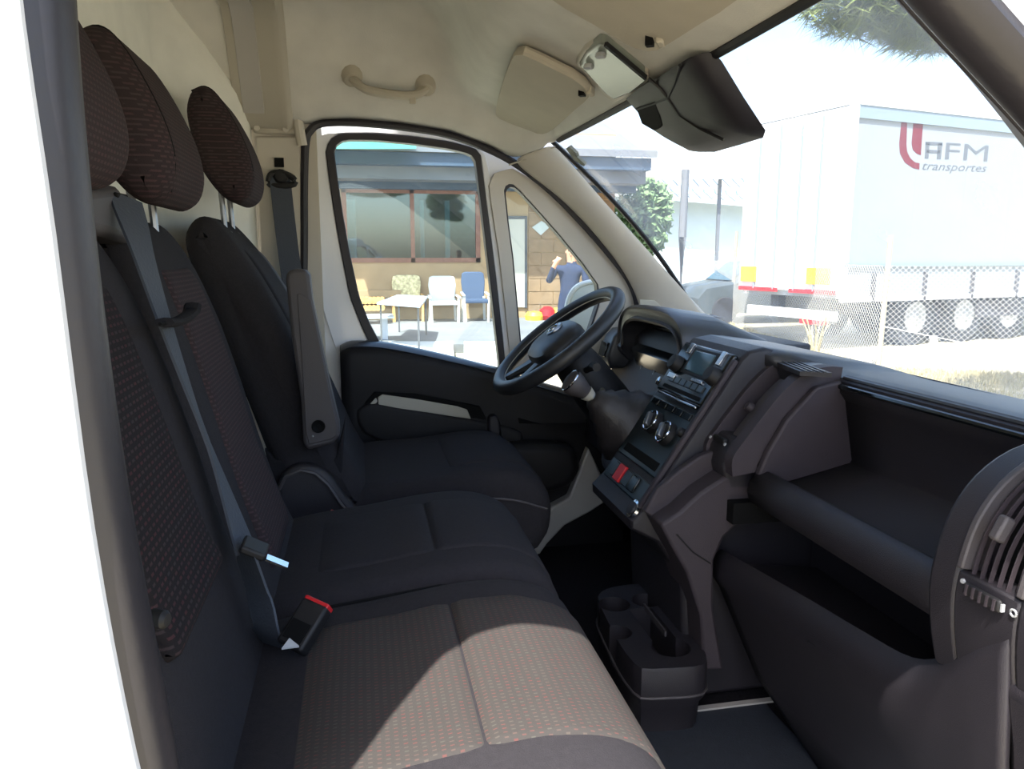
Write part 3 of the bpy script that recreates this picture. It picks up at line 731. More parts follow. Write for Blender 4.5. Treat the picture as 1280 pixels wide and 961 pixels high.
obj('knob', tube([gb + gax * Lg * q for q in (.76, .80, .86, .92, 1.0, 1.06, 1.09)], .02, 16, rs=[.014, .018, .022, .026, .029, .026, .012]), 'arm_plastic', gear)
obj('knob_ring', tube([gb + gax * Lg * 1.045 + gs * math.cos(a) * .027 + gu * math.sin(a) * .027 for a in [2 * math.pi * i / 24 for i in range(24)]], .0025, 6, closed=True), 'chrome', gear)
obj('boot_base', lathe(gb - gax * .02, gax, [(0, .115), (.012, .115), (.02, .10), (.02, .09)], 28), 'dash_dark', gear)

# --- floor console with cup holders
cons = thing('floor_console', 'low dark console with cup holders on the cab floor', 'cup holder', (.57, 0, FLOOR))
CT = .30
oc = [P(a, b, z=CT) for a, b in [(747, 748), (752, 738), (770, 732), (800, 729), (822, 734), (845, 752), (866, 785), (882, 815), (884, 826), (874, 833), (835, 836), (802, 836), (790, 826), (775, 806), (756, 770)]]
oc = resample(catmull(oc, 4, True), 48)
cen = sum(oc, Vector()) / len(oc)
def scl(s, dz): return [cen + (p - cen) * s + Vector((0, 0, dz)) for p in oc]
body = obj('console_body', loft([scl(.86, -CT + FLOOR), scl(.90, -.09), scl(.985, -.07), scl(1.0, -.055), scl(1.0, -.006), scl(.985, 0)]), 'dash_dark', cons)
cutters = []
def cutter(vf):
    o = obj('cutter', vf, 'deep_black', None, smooth=False); cutters.append(o)
for (a, b, r) in ((768, 755, .036), (808, 750, .034), (772, 790, .030), (838, 808, .040)):
    cutter(lathe(P(a, b, z=CT) - Vector((0, 0, .09)), (0, 0, 1), [(0, r * .92), (.15, r)], 24))
sl0 = P(800, 760, z=CT); sl1 = P(835, 805, z=CT)
cutter(beam(sl0 - Vector((0, 0, .02)), sl1 - Vector((0, 0, .02)), .05, .12))
bpy.context.view_layer.update()
b2 = body
for c in cutters: c.parent = None
cut(b2, cutters)
for p in b2.data.polygons: p.use_smooth = True
b2.data.set_sharp_from_angle(angle=math.radians(35))
obj('console_rim', tube(scl(1.003, -.058), .003, 6, closed=True), 'arm_plastic', cons)
obj('divider', beam(P(805, 757, z=CT), P(832, 792, z=CT), .004, .012), 'arm_plastic', cons)

# ================================================================== SEATS
def shoulders(yc, hw, z0, z1, k):
    def f(p):
        t = max(0, (p.z - z0) / (z1 - z0)); return (p.x, yc + (p.y - yc) * (1 - k * t * t), p.z)
    return f
def headrest(parent, x, z, y0, y1, s=1.0, post=.06):
    pr = [(-.012, .000), (.014, .018), (.024, .058), (.016, .108), (-.008, .168), (-.040, .224), (-.066, .244), (-.094, .234), (-.108, .192), (-.100, .130), (-.088, .080), (-.066, .040), (-.040, .010)]
    pr = [(x + a * s, z + b * s) for a, b in pr]
    yc = (y0 + y1) / 2
    def ease(p):
        t = (p.z - z) / (.24 * s); k = 1 - .10 * t * t - .12 * max(0, 1 - t * 4) ** 2; return (p.x, yc + (p.y - yc) * k, p.z)
    h = obj('headrest', slab(pr, y0, y1, .035, n=5, smooth=4, ease=ease), 'headrest_dots', parent, angle=180)
    sc = catmull([(a, y0 + .055, b) for a, b in pr[1:8]], 4)
    cx, cz = x - .05 * s, z + .12 * s
    obj('seam', tube([Vector(ease(Vector((p.x - .002, y0 + .03, p.z)))) for p in sc], .002, 5), 'deep_black', h)
    for yy_ in (yc - .055, yc + .055):
        obj('post', tube([Vector((x - .055 * s, yy_, z + .05)), Vector((x - .050 * s, yy_, z - post))], .006, 8), 'steel', h)
        obj('post_guide', lathe((x - .050 * s, yy_, z - post - .012), (0, 0, 1), [(0, .016), (.012, .015), (.016, .009)], 12), 'black_trim', h)
    return h

def outset(prof, d): return [tuple(p) for p in inset2([Vector(q) for q in prof], -d)]

bench = thing('passenger_bench', 'double passenger bench seat in dark grey fabric with red dashes', 'bench seat', (.03, -.36, FLOOR))
back_prof = [(-.110, .485), (-.150, .60), (-.185, .72), (-.215, .84), (-.245, .95), (-.280, 1.045), (-.318, 1.098), (-.352, 1.085), (-.365, 1.03), (-.345, .88), (-.315, .70), (-.275, .52), (-.20, .455)]
cush_prof = [(-.215, .45), (-.205, .535), (-.12, .565), (.0, .580), (.12, .596), (.20, .594), (.262, .568), (.292, .515), (.292, .455), (.26, .40), (.0, .385), (-.18, .395)]
for k, (y0, y1) in enumerate(((-.735, -.318), (-.312, .10))):
    yc = (y0 + y1) / 2
    f = shoulders(yc, (y1 - y0) / 2, .80, 1.10, .26)
    b = obj('backrest', slab(back_prof, y0, y1, .045, n=5, smooth=4, ease=f), 'seat_plain', bench, angle=180)
    upper = [(-.142, .585), (-.185, .72), (-.215, .84), (-.245, .95), (-.272, 1.02), (-.29, 1.02), (-.275, .9), (-.23, .72), (-.19, .60)]
    upper2 = [(-.172, .70), (-.187, .74), (-.215, .84), (-.245, .95), (-.272, 1.02), (-.29, 1.02), (-.275, .9), (-.24, .76), (-.21, .70)]
    obj('centre_panel', slab(outset(upper if k else upper2, .006), y0 + (.095 if k else .05), y1 - (.095 if k else .135), .012, n=3, smooth=4, ease=f), 'seat_dots_back' if k == 0 else 'headrest_dots', b, angle=180)
    for zz in ((.82,) if k == 0 else ()):
        obj('seam', tube([Vector((-.2125 - .012, y, zz)) + Vector((.018, 0, 0)) for y in (y0 + .06, yc - .06, y1 - .145)], .0022, 6), 'red_plastic', b)
    y0 = -.80 if k == 0 else y0
    c = obj('cushion', slab(cush_prof, y0, y1, .04, n=5, smooth=4), 'seat_plain', bench, angle=180)
    cp = [(-.12, .545), (-.06, .574), (.03, .584), (.10, .592), (.10, .56), (-.10, .53)]
    fp = [(.108, .593), (.16, .597), (.20, .594), (.262, .568), (.292, .515), (.290, .47), (.25, .47), (.20, .54), (.115, .56)]
    m = 'seat_dots_cushion' if k == 0 else 'seat_plain'
    obj('rear_panel', slab(outset(cp, .003), y0 + .085, y1 - .085, .01, n=3, smooth=3), m, c, angle=180)
    obj('front_panel', slab(outset(fp, .004), y0 + .085, y1 - .085, .012, n=3, smooth=3), m, c, angle=180)
    headrest(bench, -.262, 1.118, yc - .13, yc + .13, .94)
obj('base', extr([(-.22, FLOOR), (.22, FLOOR), (.25, .40), (-.22, .40)], -.78, .08), 'black_trim', bench, bevel=.01)
obj('belt_guide', prism([P(a, b, x=-.285) for a, b in [(104, 236), (150, 232), (163, 252), (170, 306), (140, 296), (104, 288)]], (-.05, .0, 0)), 'arm_plastic', bench, bevel=.012, bseg=3)
obj('guide_slot', prism([P(a, b, x=-.281) for a, b in [(146, 240), (160, 243), (172, 278), (166, 284), (152, 262)]], (-.005, 0, 0)), 'deep_black', bench, bevel=.002)
hl = [P(a, b, x=-.215) for a, b in [(205, 403), (222, 402), (238, 392), (241, 381)]]
obj('fold_strap', tube(catmull(hl, 4), .011, 8, flat=.5), 'seat_side', bench)
obj('fold_seam', tube([P(200, 405, x=-.214), P(222, 404, x=-.214), P(240, 392, x=-.214)], .002, 6), 'deep_black', bench)
obj('recline_knob', lathe(P(191, 773, x=-.168), (1, -.4, 0), [(0, .008), (.010, .0075), (.013, .005), (.0135, 0)], 16), 'black_trim', bench)
for j in range(3):
    pass
# gap cover between the two cushions
obj('centre_seam', tube([Vector((-.10, -.315, .553)), Vector((.10, -.315, .576)), Vector((.24, -.315, .553))], .004, 6), 'deep_black', bench)

drv = thing('driver_seat', 'driver seat in dark fabric with armrest folded up', 'car seat', (.18, .52, FLOOR))
dback = [(.010, .50), (-.03, .60), (-.085, .74), (-.145, .88), (-.205, 1.0), (-.262, 1.085), (-.305, 1.128), (-.340, 1.115), (-.350, 1.06), (-.300, .92), (-.235, .72), (-.175, .54), (-.10, .47)]
f = shoulders(.515, .23, .82, 1.13, .28)
b = obj('backrest', slab(dback, .285, .745, .05, n=5, smooth=4, ease=f), 'seat_plain', drv, angle=180)
up2 = [(-.07, .70), (-.085, .74), (-.145, .88), (-.205, 1.0), (-.25, 1.06), (-.27, 1.05), (-.21, .9), (-.14, .72)]
obj('centre_panel', slab(outset(up2, .005), .385, .645, .012, n=3, smooth=4, ease=f), 'seat_plain', b, angle=180)
obj('bolster_patch', slab(outset([(-.09, .74), (-.145, .88), (-.205, 1.0), (-.25, 1.06), (-.27, 1.05), (-.21, .9), (-.14, .74)], .004), .655, .72, .02, n=3, smooth=4, ease=f), 'arm_plastic', b, angle=180)
dc = [(-.12, .44), (-.10, .52), (.0, .545), (.15, .552), (.28, .566), (.36, .556), (.415, .51), (.428, .45), (.41, .385), (.34, .35), (.0, .345), (-.10, .36)]
c = obj('cushion', slab(dc, .285, .745, .045, n=5, smooth=4), 'seat_plain', drv, angle=180)
obj('front_panel', slab(outset([(.20, .556), (.28, .566), (.36, .556), (.415, .51), (.428, .45), (.38, .45), (.34, .52), (.21, .535)], .004), .37, .66, .012, n=3, smooth=3), 'seat_plain', c, angle=180)
obj('piping', tube(catmull([Vector((-.05, .283, .50)), Vector((.1, .281, .506)), Vector((.30, .281, .503)), Vector((.41, .287, .47))], 6), .003, 6), 'arm_plastic', c)
headrest(drv, -.238, 1.160, .515 - .125, .515 + .125, .98)
obj('seat_base', extr([(-.05, FLOOR), (.34, FLOOR), (.36, .36), (-.10, .36)], .33, .70), 'black_trim', drv, bevel=.01)
ap_px = [(357, 350), (358, 341), (366, 336), (382, 337), (387, 344), (390, 372), (400, 420), (412, 480), (424, 530), (425, 545), (416, 555), (385, 563), (379, 556), (376, 500), (364, 420)]
apt = [P(a, b, y=.235) for a, b in ap_px]
arm = obj('armrest', prism(apt, (0, .055, 0)), 'arm_plastic', drv, bevel=.010, bseg=3)
ins = [P(a, b, y=.2335) for a, b in [(371, 368), (374, 366), (389, 375), (399, 424), (411, 484), (422, 534), (421, 545), (412, 550), (386, 556), (382, 540), (376, 440)]]
obj('armrest_face', prism(ins, (0, .01, 0)), 'arm_plastic', arm, bevel=.002)
obj('pivot_hole', lathe(P(398, 533, y=.232), (0, -1, 0), [(0, .014), (.003, .013), (.001, .008), (-.002, 0)], 18), 'deep_black', arm)
obj('screw', lathe(P(391, 545, y=.232), (0, -1, 0), [(0, .002), (.002, .0015), (.0022, 0)], 8), 'white_mark', arm)
cv = [P(a, b, y=.255) for a, b in [(346, 615), (350, 598), (362, 586), (380, 581), (398, 585), (415, 598), (428, 618), (450, 642), (470, 668), (440, 690), (400, 676), (368, 655), (352, 638)]]
cvr = obj('recliner_cover', prism(resample(catmull(cv, 3, True), 36), (0, .04, 0)), 'dash_dark', drv, bevel=.010, bseg=3)
obj('cover_rim', tube([P(a, b, y=.252) for a, b in [(351, 632), (349, 612), (357, 596), (376, 588), (394, 592), (410, 606), (426, 630), (446, 652)]], .004, 6), 'arm_plastic', cvr)
obj('seat_link', prism([P(a, b, y=.29) for a, b in [(330, 560), (345, 575), (420, 572), (432, 520), (428, 590), (430, 640), (350, 640)]], (0, .02, 0)), 'seat_side', drv, bevel=.005)
for (a, b, yv) in ((410, 646, .20), (474, 640, .27)):
    p = P(a, b, y=yv)
    u = Vector((.7, 0, -.45)).normalized()
    bk = obj('belt_buckle', obox(p + Vector((0, 0, -.03)), (0, 1, 0), (.6, 0, .8), (.8, 0, -.6), .012, .04, .018), 'black_trim', drv, bevel=.004)
    obj('release_button', obox(p + Vector((.02, 0, .004)), (0, 1, 0), (.8, 0, -.3), (.3, 0, .8), .010, .016, .004), 'red_orange', bk, bevel=.002)
obj('height_lever', obox(P(440, 560, y=.76), (1, 0, 0), (0, 1, 0), (0, 0, 1), .05, .01, .012), 'black_trim', drv, bevel=.004)

# ================================================================== BELTS
def ribbon(path, w, wdir, th=.0016):
    """flat strap through path, width along wdir"""
    path = [Vector(p) for p in path]; secs = []
    for i, p in enumerate(path):
        t = path[min(i + 1, len(path) - 1)] - path[max(i - 1, 0)]; t.normalize()
        wd_ = (wdir[i] if isinstance(wdir, list) else Vector(wdir)); wd_ = (wd_ - t * wd_.dot(t)).normalized(); nn = t.cross(wd_)
        secs.append([p + wd_ * w / 2 + nn * th, p - wd_ * w / 2 + nn * th, p - wd_ * w / 2 - nn * th, p + wd_ * w / 2 - nn * th])
    return loft(secs)
b1 = thing('seat_belt', 'grey seat belt hanging diagonally across the passenger bench', 'seat belt', (-.12, -.30, .57))
pth = catmull([P(156, 246, x=-.278), P(176, 310, x=-.252), P(205, 400, x=-.230), P(240, 500, x=-.205), P(275, 595, x=-.178), P(308, 690, x=-.148)], 5)
n = len(pth)
wds = [Vector((.42, .9, .1)).lerp(Vector((-.12, 1, -.18)), min(1, i / (n * .62))) if i < n * .7 else Vector((-.12, 1, -.18)).lerp(Vector((.35, .9, 0)), (i - n * .7) / (n * .3)) for i in range(n)]
obj('shoulder_strap', ribbon(pth, .044, wds), 'belt', b1, angle=20)
lp = catmull([P(306, 690, x=-.146), P(322, 740, x=-.135), P(334, 790, x=-.125), P(336, 818, x=-.135)], 4)
obj('lap_strap', ribbon(lp, .044, [Vector((.6, -.7, 0)).lerp(Vector((.75, -.6, 0)), i / len(lp)) for i in range(len(lp))]), 'belt', b1, angle=20)
tp = P(318, 685, x=-.135)
tg = obj('latch_plate', obox(tp, (.75, .1, -.45), (0, 1, 0), (.45, 0, .75), .016, .020, .005), 'black_trim', b1, bevel=.003)
obj('latch_tongue', obox(tp + Vector((.026, -.004, -.018)), (.75, .1, -.45), (0, 1, 0), (.45, 0, .75), .014, .008, .0015), 'chrome', tg)
bc = P(381, 783, z=.60)
bu = thing('belt_buckle', 'black seat belt buckle with red button standing on the bench cushion', 'buckle', tuple(bc - Vector((0, 0, .03))))
d1 = Vector((.45, .45, .55)).normalized(); s1 = Vector((.80, -.55, -.20)); s1 = (s1 - d1 * s1.dot(d1)).normalized(); n1 = d1.cross(s1)
obj('buckle_body', obox(bc, d1, s1, n1, .030, .019, .011), 'black_trim', bu, bevel=.004)
obj('red_button', obox(bc + d1 * .030, d1, s1, n1, .004, .018, .009), 'red_plastic', bu, bevel=.002)
obj('window_mark', obox(bc - d1 * .010 - n1 * .0112 * (1 if n1.y > 0 else -1), d1, s1, n1, .012, .013, .002), 'deep_black', bu)
wt = [bc - d1 * .034 - s1 * .022, bc - d1 * .034 + s1 * .008, bc - d1 * .020 - s1 * .012]
obj('paper_label', prism([P(352, 812, z=.590), P(374, 809, z=.590), P(362, 799, z=.598)], (0, 0, .002)), 'white_mark', bu, smooth=False)

b2_ = thing('seat_belt', 'dark seat belt with top loop on the pillar behind the driver seat', 'seat belt', (-.15, .80, .8))
pth = catmull([P(350, 222, y=.815), P(354, 260, y=.80), P(360, 310, y=.79), P(368, 370, y=.78), P(374, 430, y=.78)], 5)
obj('strap', ribbon(pth, .055, (1, .3, 0)), 'belt', b2_, angle=20)
obj('anchor_loop', tube(catmull([P(a, b, y=.81) for a, b in [(336, 224), (340, 217), (352, 216), (366, 222), (368, 230), (352, 232), (338, 231)]], 3, True), .008, 8, closed=True), 'black_trim', b2_)
obj('anchor_bolt', lathe(P(351, 221, y=.82), (0, -1, 0), [(0, .020), (.012, .019), (.018, .012), (.019, 0)], 16), 'black_trim', b2_)
obj('height_slot', obox(P(349, 203, y=.833), (1, 0, 0), (0, 0, 1), (0, 1, 0), .012, .012, .004), 'deep_black', b2_)

# ================================================================== ROOF FITTINGS
def on_ceiling(px, py, off=0.0):
    d = (_fw + _rt * ((px - 640) / F) - _up * ((py - 480.5) / F)); t = .6
    while t < 3:
        p = CAM + d * t
        if abs(p.y) < .84 and -.46 < p.x < .575 and p.z > ceil_z(p.x, p.y) - off: return p
        t += .003
    return p
def visor(label, pts, clip):
    o = thing('sun_visor', label, 'sun visor', tuple(on_ceiling(*pts[0], .012)), 'sun visors folded against the headliner')
    pp = resample(catmull([on_ceiling(a, b, .016) for a, b in pts], 5, True), 40)
    c = sum(pp, Vector()) / len(pp)
    nn = Vector((-.37, 0, -.93))
    fl_ = [c + (p - c) - nn * ((p - c).dot(nn)) for p in pp]
    obj('visor_board', loft([[c + (p - c) * .985 - nn * .010 for p in fl_], [p - nn * .004 for p in fl_], [p + nn * .004 for p in fl_], [c + (p - c) * .985 + nn * .009 for p in fl_]]), 'beige_visor', o)
    p = on_ceiling(*clip, .02)
    obj('pivot_clip', obox(p, (.5, .8, 0), (-.8, .5, 0), (0, 0, 1), .016, .006, .010), 'beige_visor', o, bevel=.003)
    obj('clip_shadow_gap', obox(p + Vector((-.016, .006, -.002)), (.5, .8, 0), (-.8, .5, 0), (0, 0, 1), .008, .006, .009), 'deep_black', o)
visor('beige sun visor above the steering wheel', [(646, 60), (662, 62), (700, 80), (724, 93), (740, 112), (720, 133), (688, 162), (668, 166), (640, 160), (622, 152), (620, 138), (630, 98)], (738, 113))
visor('beige sun visor on the passenger side nearest the camera', [(694, -6), (745, 24), (790, 52), (815, 58), (832, 52), (880, 22), (912, 2), (935, -30), (780, -45), (690, -30)], (826, 48))

lamp = thing('courtesy_lamp', 'grey green courtesy lamp in the headliner between the visors', 'ceiling lamp', tuple(on_ceiling(765, 90, 0)))
lp_px = [(724, 82), (733, 68), (750, 55), (758, 56), (806, 95), (808, 102), (790, 116), (768, 125), (757, 118)]
lpp = [on_ceiling(a, b, .018) for a, b in lp_px]
obj('bezel', prism([on_ceiling(a, b, .012) for a, b in [(720, 81), (731, 64), (750, 51), (760, 53), (811, 95), (811, 103), (790, 121), (768, 130), (754, 120)]], (.0, 0, .03)), 'cream_plastic', lamp, bevel=.004)
obj('lens', prism(lpp, (0, 0, .02)), 'lamp_lens', lamp, bevel=.004)
for a, b in ((736, 83), (751, 69)):
    p = on_ceiling(a, b, .022); obj('rocker_switch', obox(p, (.5, .8, 0), (-.8, .5, 0), (0.37, 0, .93), .010, .008, .005), 'white_mark', lamp, bevel=.002)
obj('lens_edge', beam(on_ceiling(757, 55, .024), on_ceiling(807, 97, .024), .006, .008), 'black_trim', lamp)

gh = thing('grab_handle', 'beige grab handle above the driver door', 'grab handle', tuple(on_ceiling(485, 105, 0)))
a0 = on_ceiling(440, 96, .006); a1 = on_ceiling(532, 108, .006)
hv = (a1 - a0)
pth = [a0 + Vector((0, .004, .004)), a0 + hv * .06 + Vector((0, -.022, -.018)), a0 + hv * .2 + Vector((0, -.034, -.034)), a0 + hv * .5 + Vector((0, -.036, -.038)), a0 + hv * .8 + Vector((0, -.034, -.034)), a0 + hv * .94 + Vector((0, -.022, -.018)), a1 + Vector((0, .004, .004))]
obj('grip', tube(catmull(pth, 5), .014, 10, flat=.8), 'beige_visor', gh)
for p in (a0, a1): obj('mount', lathe(p + Vector((0, .004, .004)), (0, -.7, -.7), [(-.01, .030), (.012, .026), (.022, .018), (.024, 0)], 14), 'beige_visor', gh)
obj('hook', obox(a0 + hv * .80 + Vector((0, -.040, -.044)), (1, 0, 0), (0, 1, 0), (0, 0, 1), .008, .004, .012), 'beige_visor', gh, bevel=.002)
for (a, b) in ((300, 10), (322, 58)):
    pass
ch = thing('coat_clip', 'small beige clip on the roof trim strip above the pillar', 'clip', tuple(P(318, 60, y=.79)))
obj('clip_body', tube([P(311, 60, y=.79), P(318, 62, y=.785), P(328, 58, y=.79)], .007, 8), 'grey_beige', ch)

# --- black sensor housing at the top of the windscreen
sh = thing('camera_housing', 'black plastic camera housing at top centre of windscreen', 'camera housing', (.62, .02, 1.33))
A = [on_ws(a, b) for a, b in [(797, 124), (826, 104), (893, 66), (899, 72), (957, 165), (955, 172), (893, 191), (873, 190), (833, 167), (816, 144)]]
# the housing hangs inside the glass: rear outline towards the cabin, front outline on the glass
def hp3(px, py, d): 
    p = on_ws(px, py); return p + Vector((d, 0, 0))
outl = [(797, 124), (818, 108), (848, 92), (893, 66), (902, 76), (930, 122), (957, 163), (954, 172), (925, 181), (893, 190), (873, 190), (850, 178), (833, 167), (815, 145)]
cpx = (872, 128)
def ringpx(s, dx):
    return [on_ws(cpx[0] + (a - cpx[0]) * s, cpx[1] + (b - cpx[1]) * s) + Vector((dx, 0, dx * .0)) for a, b in outl]
obj('shell', loft([ringpx(1.0, .0), ringpx(.98, -.02), ringpx(.88, -.04), ringpx(.60, -.05), ringpx(.05, -.052)]), 'dash_dark', sh, angle=45)
obj('shell_seam', tube([on_ws(a, b) + Vector((-.050, -.004, 0)) for a, b in [(842, 100), (856, 112), (866, 125), (880, 146), (905, 162), (935, 176)]], .003, 6), 'black_trim', sh)
obj('shell_seam', tube([on_ws(a, b) + Vector((-.050, -.004, 0)) for a, b in [(884, 84), (876, 106), (866, 124), (845, 132), (825, 138)]], .003, 6), 'black_trim', sh)
obj('lens_window', prism([on_ws(a, b) + Vector((-.053, -.004, 0)) for a, b in [(826, 137), (850, 129), (858, 158), (846, 164), (832, 156)]], (.006, 0, 0)), 'deep_black', sh)
# ================================================================== OUTSIDE
GZ = -0.55
mat('dry_ground', (184, 174, 148), 1.0, var=0.22, scale=2.2, bump=0.5, bscale=20, spec=0.1)
mat('concrete', (118, 118, 118), 0.95, var=0.12, scale=1.5, bump=0.3, bscale=30, spec=0.2)
mat('house_wall', (168, 142, 108), 0.95, var=0.1, scale=3, bump=0.4, bscale=25, spec=0.1)
mat('block_a', (142, 118, 92), 0.95, var=0.12, scale=6, spec=0.1)
mat('block_b', (128, 106, 84), 0.95, var=0.12, scale=6, spec=0.1)
mat('wood_frame', (128, 84, 66), 0.6, var=0.15, scale=12)
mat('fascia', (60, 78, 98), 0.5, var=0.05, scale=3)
mat('eave_grey', (112, 116, 122), 0.7, var=0.06, scale=3)
mat('awning_green', (86, 176, 150), 0.7, var=0.15, scale=1)
mat('room_dark', (52, 62, 64), 0.9)
mat('curtain', (190, 196, 190), 0.9, var=0.1, scale=5)
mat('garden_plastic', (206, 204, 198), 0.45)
mat('cushion_print', (222, 200, 152), 0.9, var=0.5, scale=14)
mat('tan_plastic', (206, 160, 96), 0.7, var=0.2, scale=10)
mat('blue_cloth', (54, 72, 98), 0.8, var=0.1, scale=20)
mat('table_top', (176, 186, 200), 0.25)
mat('table_leg', (70, 74, 80), 0.5)
mat('door_pale', (190, 186, 172), 0.6)
mat('navy', (40, 48, 72), 0.9, var=0.15, scale=12)
mat('skin', (196, 140, 112), 0.6)
mat('hair', (34, 26, 24), 0.8)
mat('toy_yellow', (240, 200, 60), 0.5)
mat('trailer_white', (214, 218, 222), 0.5, var=0.02, scale=2)
mat('trailer_side', (140, 147, 154), 0.55, var=0.02, scale=2)
mat('rail_blue', (126, 142, 156), 0.5)
mat('under_dark', (74, 74, 80), 0.8)
mat('tyre', (44, 44, 48), 0.9)
mat('wheel_hub', (150, 152, 154), 0.5)
mat('logo_red', (104, 24, 40), 0.6)
mat('logo_grey', (92, 98, 106), 0.6)
mat('plate_orange', (240, 160, 50), 0.5)
mat('galv', (206, 206, 200), 0.5)
mat('post_cream', (176, 164, 138), 0.7)
mat('shed_roof', (168, 176, 178), 0.8, var=0.05, scale=2)
mat('shed_wall', (196, 214, 226), 0.8, var=0.04, scale=1)
mat('leaf_green', (112, 140, 96), 0.8, var=0.3, scale=4)
mat('pine_needle', (120, 132, 72), 0.8, var=0.3, scale=6)
mat('bark', (96, 76, 58), 0.9, var=0.2, scale=20)
mat('car_paint', (72, 80, 84), 0.25)
mat('car_glass', (66, 90, 96), 0.1)
mat('grass_dry', (178, 168, 132), 0.9, var=0.3, scale=10)
mat('umbrella_cloth', (238, 236, 226), 0.9)

gr = struct('ground', box(-40, 60, -20, 70, GZ - .3, GZ), 'dry_ground', 'dry sandy ground around the van', 'ground')
HY = 16.0
patio = struct('patio', box(-8, 6.2, 11.0, HY + .05, GZ, GZ + .15), 'concrete', 'pale concrete patio in front of the house', 'patio', smooth=False)
PZ = GZ + .15
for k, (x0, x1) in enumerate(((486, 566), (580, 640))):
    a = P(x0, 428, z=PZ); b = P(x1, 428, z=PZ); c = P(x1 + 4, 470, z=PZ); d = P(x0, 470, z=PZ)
    o = obj('paving_slab', prism([a, b, c, d], (0, 0, .02)), 'garden_plastic', smooth=False)  # sunlit paving painted as white slabs; the gap stands for a pole's shadow
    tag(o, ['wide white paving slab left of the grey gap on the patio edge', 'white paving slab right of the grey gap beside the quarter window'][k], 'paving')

# --- house
house = thing('house', 'low beige house with a wide brown framed window', 'house', (2, HY, GZ))
def H(px, py, y=HY): return P(px, py, y=y)
def rect(x0, y0, x1, y1, yy_, d):
    return prism([H(x0, y0, yy_), H(x1, y0, yy_), H(x1, y1, yy_), H(x0, y1, yy_)], (0, d, 0))
wx0, wx1 = H(428, 280).x, H(600, 280).x; wz1, wz0 = H(510, 237).z, H(510, 328).z
hx0, hx1 = -9.0, H(768, 280).x; hz1 = H(510, 160).z
hw = obj('wall', join(box(hx0, wx0, HY, HY + .3, GZ, hz1), box(wx1, hx1, HY, HY + .3, GZ, hz1), box(wx0, wx1, HY, HY + .3, GZ, wz0), box(wx0, wx1, HY, HY + .3, wz1, hz1)), 'house_wall', house, smooth=False)
win = obj('window', join(box(wx0, wx1, HY - .03, HY + .08, wz0, wz0 + .1), box(wx0, wx1, HY - .03, HY + .08, wz1 - .08, wz1), box(wx0, wx0 + .1, HY - .03, HY + .08, wz0, wz1), box(wx1 - .1, wx1, HY - .03, HY + .08, wz0, wz1), box(H(513, 280).x, H(518, 280).x, HY - .03, HY + .08, wz0, wz1)), 'wood_frame', house, smooth=False)
mx = H(515.5, 280).x
obj('pane', box(wx0 + .1, mx - .04, HY + .02, HY + .03, wz0 + .1, wz1 - .08), 'house_glass', win, smooth=False)
obj('pane', box(mx + .04, wx1 - .1, HY + .02, HY + .03, wz0 + .1, wz1 - .08), 'house_glass', win, smooth=False)
obj('room', box(wx0 - .2, wx1 + .2, HY + .9, HY + .95, wz0 - .2, wz1 + .2), 'room_dark', house, smooth=False)
for (a, b) in ((428, 445), (525, 530), (556, 562)):
    obj('curtain', box(H(a, 280, HY + .4).x, H(b, 280, HY + .4).x, HY + .35, HY + .4, wz0, wz1 - .2), 'curtain', house, smooth=False)
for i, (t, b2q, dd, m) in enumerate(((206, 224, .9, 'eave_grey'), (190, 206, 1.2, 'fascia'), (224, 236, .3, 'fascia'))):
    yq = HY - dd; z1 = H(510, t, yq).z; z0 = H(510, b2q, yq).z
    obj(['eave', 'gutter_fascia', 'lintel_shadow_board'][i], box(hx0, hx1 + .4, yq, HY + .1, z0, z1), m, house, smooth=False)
yq = HY - 2.2
aw = obj('awning', prism([P(a, b, y=yq) for a, b in [(395, 172), (520, 172), (520, 186), (395, 186)]], (0, 2.0, .3)), 'awning_green', house, smooth=False)
obj('roof', prism([Vector((hx0, HY - 1.3, H(510, 190, HY - 1.2).z)), Vector((hx1 + .5, HY - 1.3, H(510, 190, HY - 1.2).z)), Vector((hx1 + .5, HY + 4, hz1 + 1.3)), Vector((hx0, HY + 4, hz1 + 1.3))], (0, 0, .15)), 'eave_grey', house, smooth=False)
dd = obj('door', rect(634, 272, 656, 384, HY - .05, .06), 'door_pale', house, smooth=False)
obj('door_frame', join(rect(633, 270, 658, 274, HY - .06, .07), rect(656, 270, 659, 385, HY - .06, .07)), 'table_leg', house, smooth=False)
# block courses of the wall to the right of the door
z = PZ; row = 0
bh = .30
me_block = {}
while z < H(700, 235).z:
    x = H(660, 300).x + (0 if row % 2 else -.30) + .0
    x = max(x, H(660, 300).x)
    k = 0
    while x < hx1 - .2:
        w = .60 if (k or row % 2) else .30
        w = min(w, hx1 - x)
        key = (round(w, 2),)
        jit = random.choice((.018, .024, .03))
        obj('wall_block', box(x + .008, x + w - .008, HY - jit, HY + .01, z + .008, z + bh - .008), random.choice(('block_a', 'block_b', 'block_a')), hw, smooth=False)
        x += w; k += 1
    z += bh; row += 1
obj('wall_plaque', prism([H(a, b, HY - .05) for a, b in [(665, 284), (677, 276), (688, 283), (676, 294)]], (0, .02, 0)), 'curtain', house, smooth=False)
obj('wall_ledge', box(H(432, 368).x, H(500, 368).x, HY - .35, HY, H(470, 372, HY - .35).z, H(470, 363, HY - .35).z), 'house_wall', house, smooth=False)

